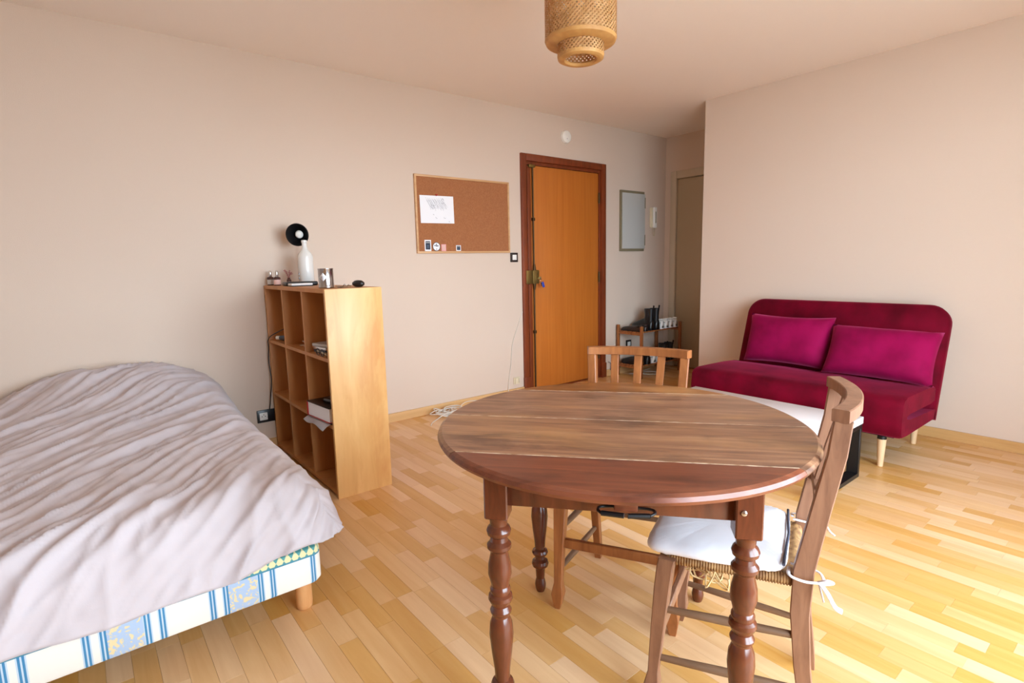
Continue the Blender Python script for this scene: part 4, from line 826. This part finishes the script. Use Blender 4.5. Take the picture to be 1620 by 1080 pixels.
def shoe(name, label, loc, rz, kind, group, mirror=1):
    s = thing(name, label, 'shoe' if kind != 'boot' else 'boot', loc, rz, group)
    L_, W_ = 0.265, 0.092
    up, so = {'boot': ('leather', 'blackplastic'), 'low': ('brownsole', 'blackplastic'), 'sneaker': ('whiteplastic', 'white'), 'black': ('leather', 'blackplastic')}[kind]
    hs = {'boot': (.085, .10, .10, .085, .068, .055, .042, .028), 'low': (.060, .060, .056, .056, .050, .044, .036, .026), 'sneaker': (.080, .085, .086, .082, .064, .052, .044, .030), 'black': (.085, .085, .08, .075, .062, .052, .042, .028)}[kind]
    bm = bmesh.new(); loft(bm, shoe_sections(L_, W_, hs)); finish(bm, 'upper', M[up], s, auto=180)
    bm = bmesh.new(); poly = []
    for t, w in ((0, .5), (.04, .74), (.2, .84), (.38, .80), (.55, .94), (.72, 1.04), (.86, .96), (.95, .74), (1.0, .4)): poly.append((W_ / 2 * w, (t - .35) * L_ + (0.004 if t > .9 else 0)))
    poly = poly + [(-x, y) for x, y in poly[::-1]]; add_prism(bm, poly, 0.0, 0.016 if kind != 'sneaker' else 0.026); finish(bm, 'sole', M[so], s, auto=60)
    if kind == 'boot':
        rings = []
        for z, hx, hy, cy in ((0.06, .036, .055, -.035), (.09, .036, .052, -.04), (.12, .036, .048, -.045), (.155, .040, .052, -.045), (.178, .041, .055, -.045)):
            rings.append([(hx * math.cos(2 * PI * i / 20), cy + hy * math.sin(2 * PI * i / 20), z) for i in range(20)])
        for z, k in ((.178, .88), (.10, .85)): rings.append([(0.041 * k * math.cos(2 * PI * i / 20), -.045 + .055 * k * math.sin(2 * PI * i / 20), z) for i in range(20)])
        bm = bmesh.new(); loft(bm, rings); finish(bm, 'shaft', M['leather'], s, auto=60)
        tube('pull_tab', [(0, -0.100, 0.165), (0, -0.106, 0.205), (0, -0.098, 0.207), (0, -0.092, 0.175)], 0.007, M['leather'], s, 6, flat=0.35)
        box('heel', (-0.033, -0.092, 0), (0.033, -0.035, 0.02), M['blackplastic'], s, 0.004)
        for q in (-1, 1): box('elastic_panel', (q * 0.0385 - 0.002, -0.062, 0.085), (q * 0.0385 + 0.002, -0.028, 0.168), M['blackplastic'], s, 0.001, 1)
    else:
        bm = bmesh.new(); ring = [(0.026 * math.cos(2 * PI * i / 20), -.045 + .042 * math.sin(2 * PI * i / 20), hs[1] - 0.006 + 0.012 * (math.sin(2 * PI * i / 20) < 0)) for i in range(21)]; add_tube(bm, ring, 0.007, 8, False); finish(bm, 'collar', M[up], s, auto=180)
    if kind in ('sneaker', 'black'):
        for k in range(4): tube('lace', [(-0.022, 0.005 + k * 0.017, hs[3] - 0.006 - k * .005), (0, 0.007 + k * 0.017, hs[3] + 0.003 - k * .005), (0.022, 0.005 + k * 0.017, hs[3] - 0.006 - k * .005)], 0.0032, M['white' if kind == 'sneaker' else 'blackplastic'], s, 6)
    if kind == 'sneaker':
        for q in (-1, 1):
            bm = bmesh.new(); P = [(-0.085, 0.062, 0.002), (-0.05, 0.050, 0.006), (-0.01, 0.040, 0.009), (0.03, 0.036, 0.012), (0.055, 0.046, 0.006), (0.062, 0.055, 0.002)]; pts = spline([(q * (W_ / 2 * .84), y, z) for y, z, w in P], 4); rad = [0.0065 * abs(math.sin(PI * min(1, (k + 1) / (len(pts) + 1)) ** 1.3)) + 0.001 for k in range(len(pts))]
            add_tube(bm, pts, rad, 6); finish(bm, 'side_swoosh', M['blackplastic'], s, auto=180)
    return s
zt_, zb_ = 0.4678, 0.1278
PX = -PI / 2      # toe towards the room (+x)
for kind, nm, z, rows in (('low', 'low_shoe', zt_, ((4.352, 'dark brown low shoe at the door end of the rack top'), (4.428, 'dark low shoe on the rack top, against the tall black boot'))),
        ('boot', 'ankle_boot', zt_, ((4.515, 'tall black ankle boot on the rack top, nearer to the entrance door'), (4.605, 'tall black ankle boot on the rack top, nearer to the white sneakers'))),
        ('sneaker', 'sneaker', zt_, ((4.690, 'white sneaker with black stripe next to the tall black boots'), (4.768, 'white sneaker, second from the boots on the rack top'), (4.846, 'white sneaker, second from the hall end of the rack top'), (4.924, 'white sneaker with black stripe at the hall end of the rack top'))),
        ('black', 'lace_shoe', zb_, ((4.37, 'black lace-up shoe at the door end of the lower rack shelf'), (4.465, 'black lace-up shoe beside the white sneakers on the lower rack shelf'))),
        ('sneaker', 'sneaker', zb_, ((4.565, 'white sneaker on the lower rack shelf, nearer to the black lace-ups'), (4.655, 'white sneaker on the lower rack shelf, nearer to the black boots'))),
        ('boot', 'ankle_boot', zb_, ((4.755, 'black ankle boot on the lower rack shelf next to the white sneaker'), (4.855, 'black ankle boot at the hall end of the lower rack shelf')))):
    for y, l in rows:
        o = shoe(nm, l, (0.224, y, z), PX + PI, kind, 'shoes on the rack')
        o.scale = {'low': (0.78, 0.95, 0.9), 'sneaker': (0.77, 0.95, 1.05), 'boot': (0.92, 1.0, 1.22), 'black': (0.95, 1, 1)}[kind] if z == zt_ or kind == 'sneaker' else (0.95, 1.0, 1.0)

# ------------------------------------------------------------------ pendant lamp
PL = thing('pendant_lamp', 'woven bamboo drum pendant lamp hanging from the ceiling', 'lamp', (2.057, 1.698, 2.040))
def weave(name, r, z0, z1, n, w, parent, seg=14, twist=1.0):
    bm = bmesh.new(); h = z1 - z0; dth = h / r * twist
    for d in (-1, 1):
        for k in range(n):
            th0 = 2 * PI * k / n; prev = None
            for i in range(seg + 1):
                t = i / seg; th = th0 + d * dth * t; z = z0 + h * t; off = 0.0009 * (1 if d > 0 else -1)
                rr_ = r + off; a = Vector((rr_ * math.cos(th - w / r * 0.707 * 0.5 * 1.414), rr_ * math.sin(th - w / r * 0.707 * 0.5 * 1.414), z)); b = Vector((rr_ * math.cos(th + w / r * 0.5), rr_ * math.sin(th + w / r * 0.5), z))
                cur = (bm.verts.new(a), bm.verts.new(b))
                if prev: bm.faces.new((prev[0], prev[1], cur[1], cur[0]))
                prev = cur
    bmesh.ops.solidify(bm, geom=list(bm.faces), thickness=0.0008)
    o = finish(bm, name, M['bamboo'], parent, smooth=False); tag(o, kind='stuff'); return o
weave('outer_weave', 0.1430, 0.012, 0.30, 53, 0.0096, PL)
weave('inner_weave', 0.0930, -0.050, 0.10, 35, 0.0096, PL)
lathe('outer_rim', [(0.095, -0.006), (0.125, -0.004), (0.139, 0.002), (0.1445, 0.014), (0.1415, 0.015), (0.135, 0.007), (0.122, 0.001), (0.095, -0.001)], M['bamboo_rim'], PL, 48, cap=False)
lathe('inner_rim', [(0.060, -0.054), (0.066, -0.062), (0.080, -0.064), (0.092, -0.058), (0.0945, -0.045), (0.0925, -0.044), (0.088, -0.054), (0.078, -0.058), (0.068, -0.056), (0.063, -0.050)], M['bamboo_rim'], PL, 44, cap=False)
lathe('top_rim', [(0.1445, 0.294), (0.1445, 0.303), (0.141, 0.303), (0.141, 0.294)], M['bamboo_rim'], PL, 48, cap=False)
bm = bmesh.new()
for k in range(3): a = k * 2 * PI / 3; add_tube(bm, [(0.018 * math.cos(a), 0.018 * math.sin(a), 0.25), (0.142 * math.cos(a), 0.142 * math.sin(a), 0.297)], 0.0022, 6)
finish(bm, 'spider', M['black'], PL); lathe('socket', [(0.02, 0.16), (0.022, 0.17), (0.022, 0.25), (0.01, 0.27)], M['whiteplastic'], PL, 16)
lathe('bulb', [(0.013, 0.16), (0.016, 0.145), (0.030, 0.115), (0.030, 0.095), (0.02, 0.075), (0.003, 0.068)], M['bulb'], PL, 20)
tube('cord', [(0, 0, 0.265), (0, 0, HC - 2.04 - 0.02)], 0.003, M['whiteplastic'], PL, 8)
lathe('ceiling_rose', [(0.05, HC - 2.04), (0.05, HC - 2.04 - 0.008), (0.035, HC - 2.04 - 0.028), (0.006, HC - 2.04 - 0.032)], M['whiteplastic'], PL, 28)
